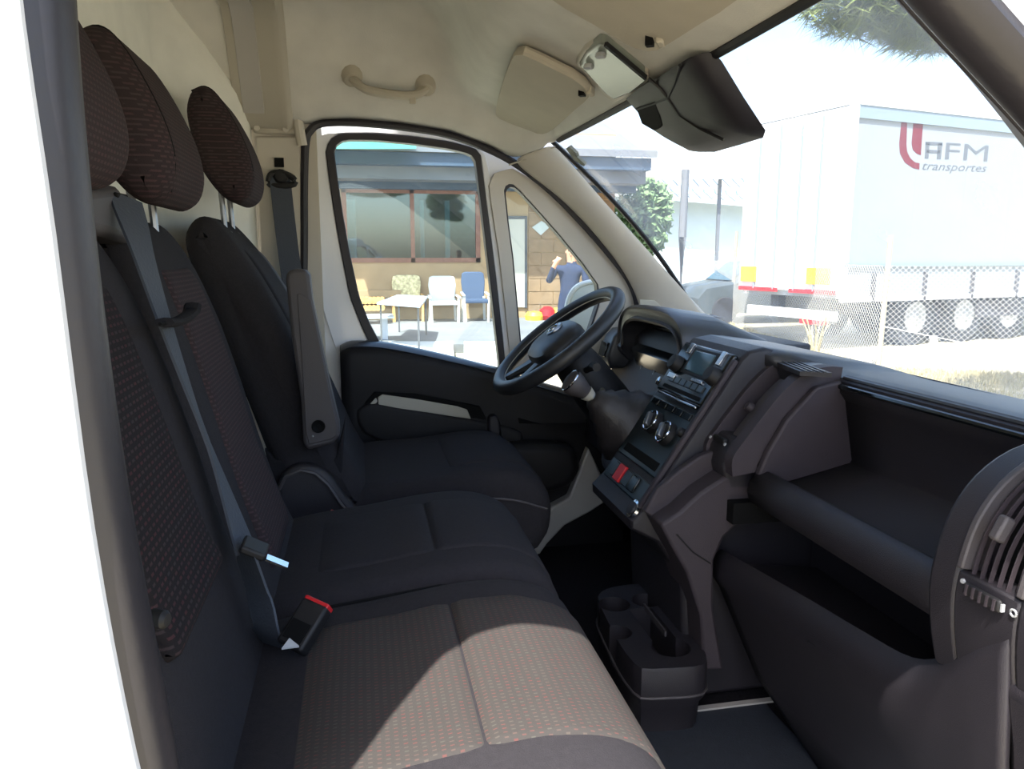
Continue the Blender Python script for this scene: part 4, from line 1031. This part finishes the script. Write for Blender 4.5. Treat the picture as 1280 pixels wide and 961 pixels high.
# --- garden furniture
def chair_mesh(name, label, px, pybase, wpx, hpx, kind):
    """garden armchair seen from the front, standing at the measured foot point"""
    base = P(px, pybase, z=PZ); sc_ = (base - CAM).dot(_fw) / F
    w = wpx * sc_; h = hpx * sc_
    t = thing(name, label, 'chair', tuple(base), 'garden chairs on the patio')
    def C(vf, nm, m, **k):
        v, f = vf; return obj(nm, ([base + Vector(p) for p in v], f), m, t, **k)
    fm = {'white': 'garden_plastic', 'print': 'tan_plastic', 'blue': 'garden_plastic'}[kind]
    sm = {'white': 'garden_plastic', 'print': 'cushion_print', 'blue': 'blue_cloth'}[kind]
    for sx in (-1, 1):
        C(beam((sx * w * .44, -.25, 0), (sx * w * .46, -.22, h * .52), .05, .05), 'leg', fm)
        C(beam((sx * w * .44, .28, 0), (sx * w * .40, .22, h * .5), .05, .05), 'leg', fm)
        C(beam((sx * w * .48, -.28, h * .54), (sx * w * .46, .24, h * .58), .06, .035), 'armrest', fm, bevel=.01)
    C(slab([(-w * .42, h * .38), (-w * .42, h * .46), (w * .42, h * .46), (w * .42, h * .38)], -.27, .24, .02, n=2, smooth=0), 'seat', sm)
    bk = [(-w * .40, h * .42), (-w * .46, h * .80), (-w * .42, h * .97), (-w * .30, h), (w * .30, h), (w * .42, h * .97), (w * .46, h * .80), (w * .40, h * .42)]
    v = [(Vector((a, .20 + (b - h * .42) * .18, b))) for a, b in bk]
    C(prism(v, (0, .05, .01)), 'backrest', sm, bevel=.02)
    return t
chair_mesh('garden_chair', 'garden armchair with yellow printed cushion behind the grey table', 510, 401, 40, 56, 'print')
chair_mesh('garden_chair', 'white plastic garden armchair in the middle of the row', 555, 402, 38, 56, 'white')
chair_mesh('garden_chair', 'garden chair with dark blue cloth at the right end of the row', 594, 401, 33, 60, 'blue')
def table(label, corners, legs, zt):
    pts = [P(a, b, z=zt) for a, b in corners]; c = sum(pts, Vector()) / len(pts)
    t = thing('garden_table', label, 'table', (c.x, c.y, PZ))
    obj('table_top', prism(pts, (0, 0, -.03)), 'table_top', t, smooth=False)
    for p in pts:
        q = p.lerp(c, .12); obj('leg', beam((q.x, q.y, PZ), (q.x, q.y, zt - .03), .03), 'table_leg', t, smooth=False)
    return t
table('folding grey table in front of the printed chair', [(471, 378), (497, 368), (535, 370), (525, 382)], 4, PZ + .70)
t2 = thing('pedestal_table', 'small grey pedestal table at the left edge of the window', 'table', tuple(P(485, 424, z=PZ)))
tb = P(485, 424, z=PZ)
tp_ = P(472, 394, y=tb.y)
obj('table_top', box(tb.x - .75, tb.x + .10, tb.y - .35, tb.y + .35, tp_.z - .03, tp_.z), 'table_top', t2, smooth=False)
obj('pedestal', beam((tb.x - .05, tb.y, PZ), (tb.x - .05, tb.y, tp_.z - .03), .10), 'table_top', t2, smooth=False)
tag(obj('firewood_heap', join(*[tube([Vector((P(452 + 5 * i, 386, y=HY - .9).x, HY - 1.2 + .02 * j, PZ + .35 + .14 * j)), Vector((P(452 + 5 * i, 386, y=HY - .9).x + .03, HY - .6, PZ + .36 + .14 * j))], .065, 7) for i in range(6) for j in range(2)]), 'tan_plastic'), 'low tan heap of logs against the house left of the tables', 'logs')
ty = Vector((P(676, 393, y=15.3).x, 15.3, PZ))
toy = thing('toy', 'red and yellow plastic toy on the patio by the wall', 'toy', tuple(ty))
obj('toy_body', lathe(ty + Vector((.15, 0, .0)), (0, 0, 1), [(0, .14), (.1, .2), (.22, .18), (.3, .08), (.31, 0)], 14), 'red_plastic', toy)
obj('toy_base', lathe(ty + Vector((-.15, 0, 0)), (0, 0, 1), [(0, .2), (.1, .22), (.18, .16), (.2, 0)], 14), 'toy_yellow', toy)
obj('toy_base', lathe(ty + Vector((.42, .05, 0)), (0, 0, 1), [(0, .18), (.16, .2), (.26, .1), (.27, 0)], 14), 'toy_yellow', toy)

# --- person by the wall
pf = P(712, 470, z=GZ); pb = Vector((P(712, 350, y=9.6).x, 9.6, GZ))
def person():
    J = {'pel': (0, 0, .93, .15, .12), 'wai': (0, 0, 1.08, .14, .11), 'che': (0, .0, 1.30, .17, .12), 'nck': (.02, 0, 1.46, .06, .06), 'hd0': (.03, -.01, 1.56, .075, .085), 'hd1': (.03, -.01, 1.68, .085, .095), 'hd2': (.03, 0, 1.75, .06, .07),
         'hl': (-.10, 0, .88, .09, .09), 'kl': (-.12, -.03, .50, .065, .065), 'al': (-.12, 0, .10, .045, .05), 'tl': (-.13, -.15, .04, .045, .035),
         'hr': (.10, 0, .88, .09, .09), 'kr': (.13, -.02, .50, .065, .065), 'ar': (.14, .03, .10, .045, .05), 'tr': (.15, -.12, .04, .045, .035),
         'sl': (-.20, 0, 1.40, .07, .07), 'el': (-.30, -.10, 1.20, .05, .05), 'wl': (-.20, -.22, 1.42, .036, .036), 'ml': (-.14, -.22, 1.52, .04, .025),
         'sr': (.21, 0, 1.39, .07, .07), 'er': (.27, -.04, 1.12, .05, .05), 'wr': (.20, -.22, 1.00, .036, .036), 'mr': (.15, -.28, .97, .035, .022)}
    E_ = [('pel', 'wai'), ('wai', 'che'), ('che', 'nck'), ('nck', 'hd0'), ('hd0', 'hd1'), ('hd1', 'hd2'), ('pel', 'hl'), ('hl', 'kl'), ('kl', 'al'), ('al', 'tl'), ('pel', 'hr'), ('hr', 'kr'), ('kr', 'ar'), ('ar', 'tr'), ('che', 'sl'), ('sl', 'el'), ('el', 'wl'), ('wl', 'ml'), ('che', 'sr'), ('sr', 'er'), ('er', 'wr'), ('wr', 'mr')]
    for s, w_, ang in (('l', 'ml', 1), ('r', 'mr', -1)):
        b_ = Vector(J[w_][:3]); dv = (b_ - Vector(J['w' + s][:3])).normalized(); sd = dv.cross(Vector((0, 1, 0))).normalized()
        for i in range(4):
            J['f%s%d' % (s, i)] = (*(b_ + sd * (.027 * (i - 1.5)) + dv * (.055 - .006 * abs(i - 1))), .010, .010); E_.append((w_, 'f%s%d' % (s, i)))
        J['th' + s] = (*(Vector(J['w' + s][:3]).lerp(b_, .5) + sd * .06), .011, .011); E_.append((w_, 'th' + s))
    names = list(J); idx = {k: i for i, k in enumerate(names)}
    me = bpy.data.meshes.new('person'); me.from_pydata([J[k][:3] for k in names], [(idx[a], idx[b]) for a, b in E_], []); me.update()
    o = bpy.data.objects.new('person', me); COL.objects.link(o)
    sk = o.modifiers.new('skin', 'SKIN'); sk.use_smooth_shade = True
    for k in names:
        s = me.skin_vertices[0].data[idx[k]]; s.radius = (J[k][3], J[k][4]); s.use_root = (k == 'pel')
    sb = o.modifiers.new('sub', 'SUBSURF'); sb.levels = 2; sb.render_levels = 2
    bpy.context.view_layer.update()
    dg = bpy.context.evaluated_depsgraph_get(); m2 = bpy.data.meshes.new_from_object(o.evaluated_get(dg)); o.modifiers.clear(); o.data = m2
    for m in ('navy', 'skin', 'hair'): m2.materials.append(MATS[m])
    for p in m2.polygons:
        c = p.center; p.use_smooth = True
        hand = (c - Vector(J['ml'][:3])).length < .13 or (c - Vector(J['mr'][:3])).length < .12
        if c.z > 1.49 and abs(c.x - .03) < .12 and not hand: p.material_index = 2 if (c.z > 1.68 or c.y > .02) else 1
        elif hand: p.material_index = 1
    return o
pe = person(); pe.location = pb; pe.rotation_euler.z = math.radians(-25)
tag(pe, 'person in navy clothes standing by the house with one hand raised', 'person')
def face(nm, x, z, m, r):
    v, f = lathe((x, -.105, z), (0, -1, 0), [(0, r), (.006, r * .8), (.01, 0)], 10); obj(nm, (v, f), m, pe, local=True)
face('eye', .00, 1.655, 'hair', .012); face('eye', .06, 1.655, 'hair', .012); face('nose', .03, 1.62, 'skin', .016); face('mouth', .03, 1.58, 'wood_frame', .012)
for sx in (-1, 1): obj('ear', lathe((.03 + sx * .082, 0, 1.63), (sx, 0, 0), [(0, .026), (.012, .022), (.014, 0)], 10), 'skin', pe, local=True)

# --- van's own exterior mirror behind the quarter window
em = thing('door_mirror', 'white cased exterior door mirror seen past the steering wheel', 'mirror', tuple(P(735, 400, y=1.12)))
mo = [P(a, b, y=1.12) for a, b in [(705, 440), (702, 405), (706, 375), (716, 357), (732, 350), (752, 349), (770, 352), (772, 400), (768, 440)]]
obj('mirror_case', prism(resample(catmull(mo, 3, True), 40), (.10, .10, 0)), 'white_paint', em, bevel=.02, bseg=3)
mi = [P(a, b, y=1.113) for a, b in [(712, 436), (709, 405), (713, 379), (721, 363), (734, 357), (752, 356), (764, 358), (766, 400), (762, 436)]]
obj('mirror_glass', prism(resample(catmull(mi, 3, True), 40), (0, .004, 0)), 'garden_plastic', em)
obj('mirror_rim', tube(resample(catmull([P(a, b, y=1.112) for a, b in [(711, 436), (708, 405), (712, 378), (720, 362), (734, 355), (752, 354), (766, 357)]], 4), 30, False), .005, 6), 'silver_plastic', em)
obj('mirror_arm', beam(P(740, 440, y=1.14), P(735, 455, y=.93), .05, .06), 'black_trim', em)

# --- trailer
tc_ = Vector((7.75, 9.9, GZ)); ux = Vector((.974, .226, 0)); uy = Vector((-.226, .974, 0)); Lt = 11.5; Wt = 2.25; HT = 4.0; HB = .88
tr = thing('semi_trailer', 'white curtain sided semi trailer with red and grey haulage lettering', 'trailer', tuple(tc_ + ux * 5 + uy * 1.2))
def T(a, b, z): return tc_ + ux * a + uy * b + Vector((0, 0, z))
def tbox(a0, a1, b0, b1, z0, z1):
    return obox(T((a0 + a1) / 2, (b0 + b1) / 2, (z0 + z1) / 2), ux, uy, (0, 0, 1), abs(a1 - a0) / 2, abs(b1 - b0) / 2, abs(z1 - z0) / 2)
obj('box_body', tbox(.02, Lt, .02, Wt - .02, HB, HT), 'trailer_side', tr, smooth=False)
obj('roof_rail', tbox(-.01, Lt, -.015, .10, HT - .26, HT - .06), 'rail_blue', tr, smooth=False)
obj('roof_edge', tbox(-.03, Lt, -.03, Wt + .03, HT - .06, HT + .02), 'trailer_white', tr, smooth=False)
for i in range(2): obj('rear_door', tbox(-.03, .03, .06 + i * 1.2, 1.22 + i * 1.2, HB + .1, HT - .08), 'trailer_white', tr, smooth=False)
obj('corner_post', tbox(-.03, .10, -.025, .06, HB, HT), 'trailer_white', tr, smooth=False)
obj('corner_post', tbox(-.03, .10, Wt - .06, Wt + .02, HB, HT), 'trailer_white', tr, smooth=False)
for b in (.55, 1.0, 1.5, 2.0): obj('lock_bar', tube([T(-.05, b, HB + .1), T(-.05, b, HT - .15)], .018, 6), 'rail_blue', tr)
for i in range(9):
    a = .3 + i * 1.25
    obj('curtain_seam', tbox(a, a + .03, .0188, .04, HB + .25, HT - .26), 'trailer_side', tr, smooth=False)
    obj('curtain_strap', tbox(a + .4, a + .46, -.03, .02, HB - .06, HB + .42), 'under_dark', tr, smooth=False)
obj('side_rail', tbox(0, Lt, -.03, .03, HB + .52, HB + .58), 'rail_blue', tr, smooth=False)
obj('lower_rail', tbox(0, Lt, -.02, .03, HB - .06, HB + .02), 'trailer_white', tr, smooth=False)
obj('chassis_beam', tbox(.3, Lt, .6, .8, .55, HB), 'under_dark', tr, smooth=False); obj('chassis_beam', tbox(.3, Lt, 1.7, 1.9, .55, HB), 'under_dark', tr, smooth=False)
obj('side_guard', tbox(3.6, 8.5, .1, .15, .45, .75), 'under_dark', tr, smooth=False)
obj('bumper', tbox(-.04, .08, .1, Wt - .1, .50, .66), 'trailer_white', tr, smooth=False)
obj('rear_light', tbox(-.06, .06, .3, .8, .42, .5), 'red_plastic', tr, smooth=False)
obj('warning_plate', tbox(-.07, -.04, .20, .70, HB + .22, HB + .50), 'plate_orange', tr, smooth=False)
obj('warning_plate', tbox(-.07, -.04, 1.95, 2.35, HB + .22, HB + .50), 'plate_orange', tr, smooth=False)
for b0, b1 in ((.08, 1.1), (1.4, 2.4)): obj('reflective_tape', tbox(-.06, -.03, b0, b1, HB + .06, HB + .13), 'red_plastic', tr, smooth=False)
for a in (2.0, 3.3, 4.6):
    for b in (.15, 2.0):
        w = obj('wheel', lathe(T(a, b, .5), uy, [(0, .2), (0, .5), (.03, .52), (.30, .52), (.33, .5), (.33, 0)], 24), 'tyre', tr)
        obj('wheel_hub', lathe(T(a, b - .01, .5), -uy, [(0, .28), (.0, .26), (-.03, .2), (.02, .1), (.03, 0)], 18), 'wheel_hub', w)
# logo and lettering on the curtain
def onside(a, z, off=.004): return T(a, .02 - off, z)
def side_px(px, py):
    p = Q(px, py, T(0, .018, 0), uy); r = p - tc_; return r.dot(ux), r.z
def side_poly(name, pts, m): 
    q = [onside(*side_px(a, b)) for a, b in pts]
    return obj(name, prism(q, uy * .003), m, tr, smooth=False)
side_poly('logo', [(1127, 150), (1134, 150), (1133, 180), (1134, 190), (1138, 198), (1144, 203), (1149.5, 204), (1149, 212), (1141, 210), (1131, 203), (1125, 192), (1124, 180)], 'logo_red')
side_poly('logo', [(1142, 151), (1154, 151.5), (1151, 194), (1146, 192), (1141, 187), (1139.5, 179)], 'logo_red')
sa, sz = side_px(1155, 200); ea, ez = side_px(1234, 203); ta, tz = side_px(1155, 177); 
def text(body, a, z, size, m, shear=0, sx=1.0, bold=0.0):
    cu = bpy.data.curves.new('lettering', 'FONT'); cu.body = body; cu.size = size; cu.shear = shear; cu.extrude = .003; cu.offset = bold; cu.resolution_u = 2
    o = bpy.data.objects.new('lettering_source', cu); COL.objects.link(o)
    bpy.context.view_layer.update(); dg = bpy.context.evaluated_depsgraph_get()
    me = bpy.data.meshes.new_from_object(o.evaluated_get(dg)); bpy.data.objects.remove(o)
    for v in me.vertices:
        c = v.co; v.co = T(a + c.x * sx, .017 - c.z * .3, z + c.y)
    me.materials.append(MATS[m]); q = bpy.data.objects.new('lettering', me); COL.objects.link(q); q.parent = tr; q.location = -world_loc(tr)
    return me
def text_fit(body, x0, x1, yb, yt, m, shear=0, bold=0.0):
    a0, z0 = side_px(x0, yb[0]); a1, z1 = side_px(x1, yb[1]); _, zt = side_px(x0, yt)
    me = text(body, 0, 0, 1.0, m, shear, 1.0, bold)
    cs = [((v.co - tc_).dot(ux), v.co.z - tc_.z, (v.co - tc_).dot(uy)) for v in me.vertices]
    xa = min(c[0] for c in cs); xb = max(c[0] for c in cs); zc = max(c[1] for c in cs)
    for v, c in zip(me.vertices, cs):
        u = (c[0] - xa) / (xb - xa); v.co = T(a0 + (a1 - a0) * u, c[2], z0 + (z1 - z0) * u + (zt - z0) * c[1] / zc)
text_fit('FM', 1181, 1234, (199, 202), 178, 'logo_grey')
text_fit('transportes', 1153, 1233, (212, 215), 203.5, 'logo_grey', shear=.3)
for pts in ([(1156, 198), (1157, 178), (1162, 178), (1160.5, 198)], [(1171, 199), (1172.5, 179), (1178, 179), (1176, 199)], [(1157, 181), (1157, 177), (1178, 178), (1178, 182)], [(1158, 191), (1158.5, 187), (1175, 188), (1175, 192)]):
    side_poly('lettering', pts, 'logo_grey')

# --- chain-link fence
fence = thing('chain_link_fence', 'chain link fence with slim posts in front of the trailer', 'fence', tuple(P(1095, 460, z=GZ)))
fp0 = P(913, 405, z=GZ); fp1 = P(1096, 462, z=GZ); fp2 = P(1290, 470, z=GZ); fp2 = fp1 + (fp2 - fp1) * 1.5
fpm = fp0 - (fp1 - fp0) * .4
def fence_run(a, b, h):
    d = b - a; L = d.length; d = d / L; V = []; Fc = []; s = .075; w = .0035
    n0 = int(L / s); nh = h
    for sg in (1, -1):
        for i in range(-int(nh / s), n0 + int(nh / s)):
            x0 = i * s; 
            # wire goes from (x0,0) to (x0+sg*h,h)
            t0, t1 = 0, nh
            xs0, xs1 = x0, x0 + sg * nh
            if sg == 1:
                if xs0 < 0: t0 = -xs0
                if xs1 > L: t1 = L - xs0
            else:
                if xs0 > L: t0 = xs0 - L
                if xs1 < 0: t1 = xs0
            if t1 - t0 < .02: continue
            p = a + d * (x0 + sg * t0) + Vector((0, 0, t0)); q = a + d * (x0 + sg * t1) + Vector((0, 0, t1))
            v, f = beam(p, q, w); k = len(V); V += v; Fc += [tuple(j + k for j in ff) for ff in f]
    return V, Fc
m_ = obj('wire_mesh', join(fence_run(fpm, fp0, 1.45), fence_run(fp0, fp1, 1.45), fence_run(fp1, fp2, 1.45)), 'galv', fence, smooth=False); m_['kind'] = 'stuff'
for p, tx in ((fp0, 289), (fp1, 294)):
    px_ = 915 if p is fp0 else 1105
    topz = P(px_, tx, y=p.y).z
    obj('fence_post', tube([p, p + Vector((0.02, 0, .12)), Vector((p.x + .05, p.y, topz))], .035, 8), 'post_cream', fence)
obj('fence_post', tube([fp2, fp2 + Vector((0, 0, 1.6))], .035, 8), 'post_cream', fence)
obj('tension_wire', tube([fp1 + Vector((0, 0, .62)), fp1.lerp(fp2, .4) + Vector((0, 0, .40)), fp2 + Vector((0, 0, .42))], .006, 5), 'galv', fence)
ls = P(1167, 425, y=7.6)
tag(obj('litter_scrap', obox(ls, (1, .2, 0), (0, .3, 1), (0, 1, 0), .07, .06, .008), 'garden_plastic'), 'white scrap of plastic caught on the fence wire', 'litter')

# --- dry grass
def blades(n, region, h0, h1, m, name):
    V = []; Fc = []
    for i in range(n):
        x, y = region(); h = random.uniform(h0, h1); a = random.uniform(0, 6.28); w = .006 + h * .012
        lx = random.uniform(-.4, .4) * h; ly = random.uniform(-.4, .4) * h; k = len(V)
        V += [Vector((x - math.cos(a) * w, y - math.sin(a) * w, GZ)), Vector((x + math.cos(a) * w, y + math.sin(a) * w, GZ)), Vector((x + lx * .4 + math.cos(a) * w * .6, y + ly * .4 + math.sin(a) * w * .6, GZ + h * .6)), Vector((x + lx, y + ly, GZ + h))]
        Fc += [(k, k + 1, k + 2), (k, k + 2, k + 3)]
    return V, Fc
def reg():
    t = random.random(); p = fp1.lerp(fp2, t) if random.random() < .7 else fp0.lerp(fp1, t)
    q = p + Vector((-1, -1.2, 0)).normalized() * abs(random.gauss(0, 1.0)); return q.x, q.y
o = obj('dry_grass', blades(9000, reg, .02, .10, 'grass_dry', 'g'), 'grass_dry', smooth=False); tag(o, 'yellow dry grass along the foot of the fence', 'grass', kind='stuff')
tw_ = P(1018, 440, z=GZ)
wv = []
for i in range(9):
    a = i * .7; wv.append(tube([tw_ + Vector((.05 * math.cos(a), .05 * math.sin(a), 0)), tw_ + Vector((.12 * math.cos(a), .12 * math.sin(a), .3)), tw_ + Vector((.25 * math.cos(a), .2 * math.sin(a), random.uniform(.4, .75)))], .012, 5))
tag(obj('weed_stalk', join(*wv), 'grass_dry'), 'tall dry weed in front of the fence near the trailer corner', 'weed')

# --- shed, pole, shade, tree, car
SY = 24.0
shed = thing('shed', 'long grey roofed shed behind the fence', 'building', (10, SY, GZ))
def S(px, py, y=SY): return P(px, py, y=y)
x0 = S(690, 250).x; x1 = S(1000, 250).x
obj('wall', box(x0, x1, SY, SY + .3, GZ, S(800, 232).z), 'shed_wall', shed, smooth=False)
obj('roof', prism([Vector((x0 - .5, SY - .8, S(800, 240, SY - .8).z)), Vector((x1, SY - .8, S(800, 262, SY - .8).z)), Vector((x1, SY + 4, S(900, 186, SY + 4).z)), Vector((x0 - .5, SY + 4, S(800, 186, SY + 4).z))], (0, 0, .12)), 'shed_roof', shed, smooth=False)
for i in range(22):
    a = Vector((x0 + i * (x1 - x0) / 22, SY - .82, S(800, 240, SY - .8).z - i * .02 + .14)); b = Vector((x0 + i * (x1 - x0) / 22, SY + 4, S(800, 186, SY + 4).z + .14))
    obj('roof_rib', beam(a, b, .06, .05), 'shed_roof', shed, smooth=False)
pp_ = P(845, 372, z=GZ); pp_ = Vector((P(852, 320, y=15.5).x, 15.5, GZ))
pole = obj('utility_pole', tube([pp_, pp_ + Vector((0, 0, 2)), Vector((pp_.x + .02, pp_.y, P(856, 212, y=15.5).z))], .09, 10), 'eave_grey'); tag(pole, 'grey pole standing behind the fence left of the trailer', 'pole')
um = thing('shade_canopy', 'pale triangular shade canopy beside the tree', 'canopy', tuple(P(830, 320, y=18)))
obj('canopy_cloth', prism([P(a, b, y=18) for a, b in [(764, 223), (805, 212), (855, 208), (950, 196), (950, 222), (858, 224)]], (0, 1.5, .15)), 'umbrella_cloth', um, smooth=False)
obj('canopy_post', beam(Vector((P(900, 224, y=18.5).x, 18.5, GZ)), P(900, 224, y=18.5), .08), 'eave_grey', um, smooth=False)

def leaf_cloud(c, rx, ry, rz, n, size, seed, thin=False):
    rnd = random.Random(seed); V = []; Fc = []
    for i in range(n):
        while True:
            p = Vector((rnd.uniform(-1, 1), rnd.uniform(-1, 1), rnd.uniform(-1, 1)))
            if p.length <= 1: break
        p = p * (p.length ** -.3 if p.length > .01 else 1)
        if p.length > 1.05: p = p.normalized()
        q = Vector(c) + Vector((p.x * rx, p.y * ry, p.z * rz)); a = Vector((rnd.gauss(0, 1), rnd.gauss(0, 1), rnd.gauss(0, 1))).normalized(); b = a.orthogonal().normalized()
        s = size * rnd.uniform(.6, 1.3); w = s * (.12 if thin else .55); k = len(V)
        V += [q - a * s - b * w * .2, q + b * w, q + a * s, q - b * w]; Fc.append((k, k + 1, k + 2, k + 3))
    return V, Fc
tp0 = Vector((P(803, 300, y=17).x, 17.0, GZ))
tree = thing('broadleaf_tree', 'green leafy tree between the house and the shed', 'tree', tuple(tp0))
cc = P(803, 272, y=17)
obj('trunk', tube([tp0, tp0 + Vector((.1, 0, 1.0)), cc], .1, 8), 'bark', tree)
fo = obj('foliage', join(leaf_cloud(cc, .75, .7, 1.05, 1500, .10, 3), leaf_cloud(cc + Vector((.25, 0, .35)), .5, .5, .55, 600, .10, 4), leaf_cloud(cc + Vector((-.2, 0, -.7)), .6, .5, .7, 800, .10, 5)), 'leaf_green', tree, smooth=False); fo['kind'] = 'stuff'

# drooping pine tip shows in the windscreen; unseen boughs added over van for shade
pine = thing('pine_tree', 'pine tree whose bough hangs over the front of the van', 'tree', (7.2, 1.5, GZ))
obj('trunk', tube([Vector((7.2, 1.5, GZ)), Vector((7.1, 1.4, 2.5)), Vector((6.9, 1.2, 6.5))], .2, 10, rs=[.28, .22, .12]), 'bark', pine)
obj('bough', tube([Vector((7.1, 1.4, 3.6)), Vector((4.5, .6, 4.3)), Vector((2.2, -.6, 4.2)), Vector((.5, -1.6, 4.0))], .07, 8, rs=[.11, .09, .06, .03]), 'bark', pine)
def needles(c, rx, ry, rz, n, seed):
    rnd = random.Random(seed); V = []; Fc = []
    for i in range(n):
        p = Vector((rnd.uniform(-1, 1), rnd.uniform(-1, 1), rnd.uniform(-1, 1)))
        if p.length > 1: p = p.normalized() * rnd.random()
        q = Vector(c) + Vector((p.x * rx, p.y * ry, p.z * rz))
        for j in range(9):
            a = Vector((rnd.gauss(0, 1), rnd.gauss(0, 1), rnd.gauss(-.5, .7))).normalized(); b = a.orthogonal().normalized(); L = rnd.uniform(.10, .19); w = .006; k = len(V)
            V += [q - b * w, q + b * w, q + a * L]; Fc.append((k, k + 1, k + 2))
    return V, Fc
tipc = P(1105, 8, y=3.2)
nd = obj('needles', join(needles(tipc, .50, .40, .16, 900, 11), needles(tipc + Vector((.45, .1, -.05)), .35, .3, .17, 700, 12), needles(tipc + Vector((.1, 0, .5)), .8, .8, .45, 1500, 13)), 'pine_needle', pine, smooth=False); nd['kind'] = 'stuff'
cl = obj('crown', join(leaf_cloud((.85, -1.05, 4.0), 1.6, 1.95, .35, 17000, .22, 21, True), leaf_cloud((3.2, .2, 4.6), 1.6, 1.5, .5, 3000, .25, 22, True), leaf_cloud((6.5, 1.2, 6.3), 2.6, 2.6, 1.4, 5000, .3, 23, True)), 'pine_needle', pine, smooth=False); cl['kind'] = 'stuff'  # first cloud is out of view above the van, shaped to shade the dash
obj('twig', tube([Vector((4.5, .6, 4.3)), tipc + Vector((.2, 0, .5)), tipc], .03, 6, rs=[.05, .03, .01]), 'bark', pine)

# parked car behind the fence
cb = Vector((P(915, 395, y=17).x, 15.8, GZ))
car = thing('parked_car', 'dark parked hatchback behind the fence beside the trailer', 'car', tuple(cb))
def carp(s): return [cb + Vector((a, 0, b)) for a, b in s]
sil = [(-1.9, .25), (-1.95, .62), (-1.75, .86), (-1.0, .98), (-.45, 1.40), (.2, 1.50), (1.1, 1.46), (1.7, 1.05), (1.95, .95), (2.0, .5), (1.9, .25)]
secs = []
for yq, s in ((-.85, .94), (-.78, 1.0), (.78, 1.0), (.85, .94)):
    secs.append([cb + Vector((a * (1 if s == 1 else .985), yq, .25 + (b - .25) * s)) for a, b in sil])
obj('body', loft(secs), 'car_paint', car, angle=40)
obj('side_window', prism([cb + Vector((a, -.835, b)) for a, b in [(-.75, .98), (-.35, 1.33), (.2, 1.42), (1.0, 1.38), (1.45, 1.04)]], (0, -.03, 0)), 'car_glass', car, smooth=False)
obj('windscreen', prism([cb + Vector((-1.02, -.66, 1.0)), cb + Vector((-1.02, .66, 1.0)), cb + Vector((-.47, .58, 1.42)), cb + Vector((-.47, -.58, 1.42))], (-.01, 0, .012)), 'car_glass', car, smooth=False)
for a in (-1.25, 1.25):
    for yq in (-.88, .70):
        obj('wheel', lathe(cb + Vector((a, yq, .32)), (0, 1, 0), [(0, .18), (0, .30), (.02, .32), (.18, .32), (.2, .3), (.2, 0)], 20), 'tyre', car)
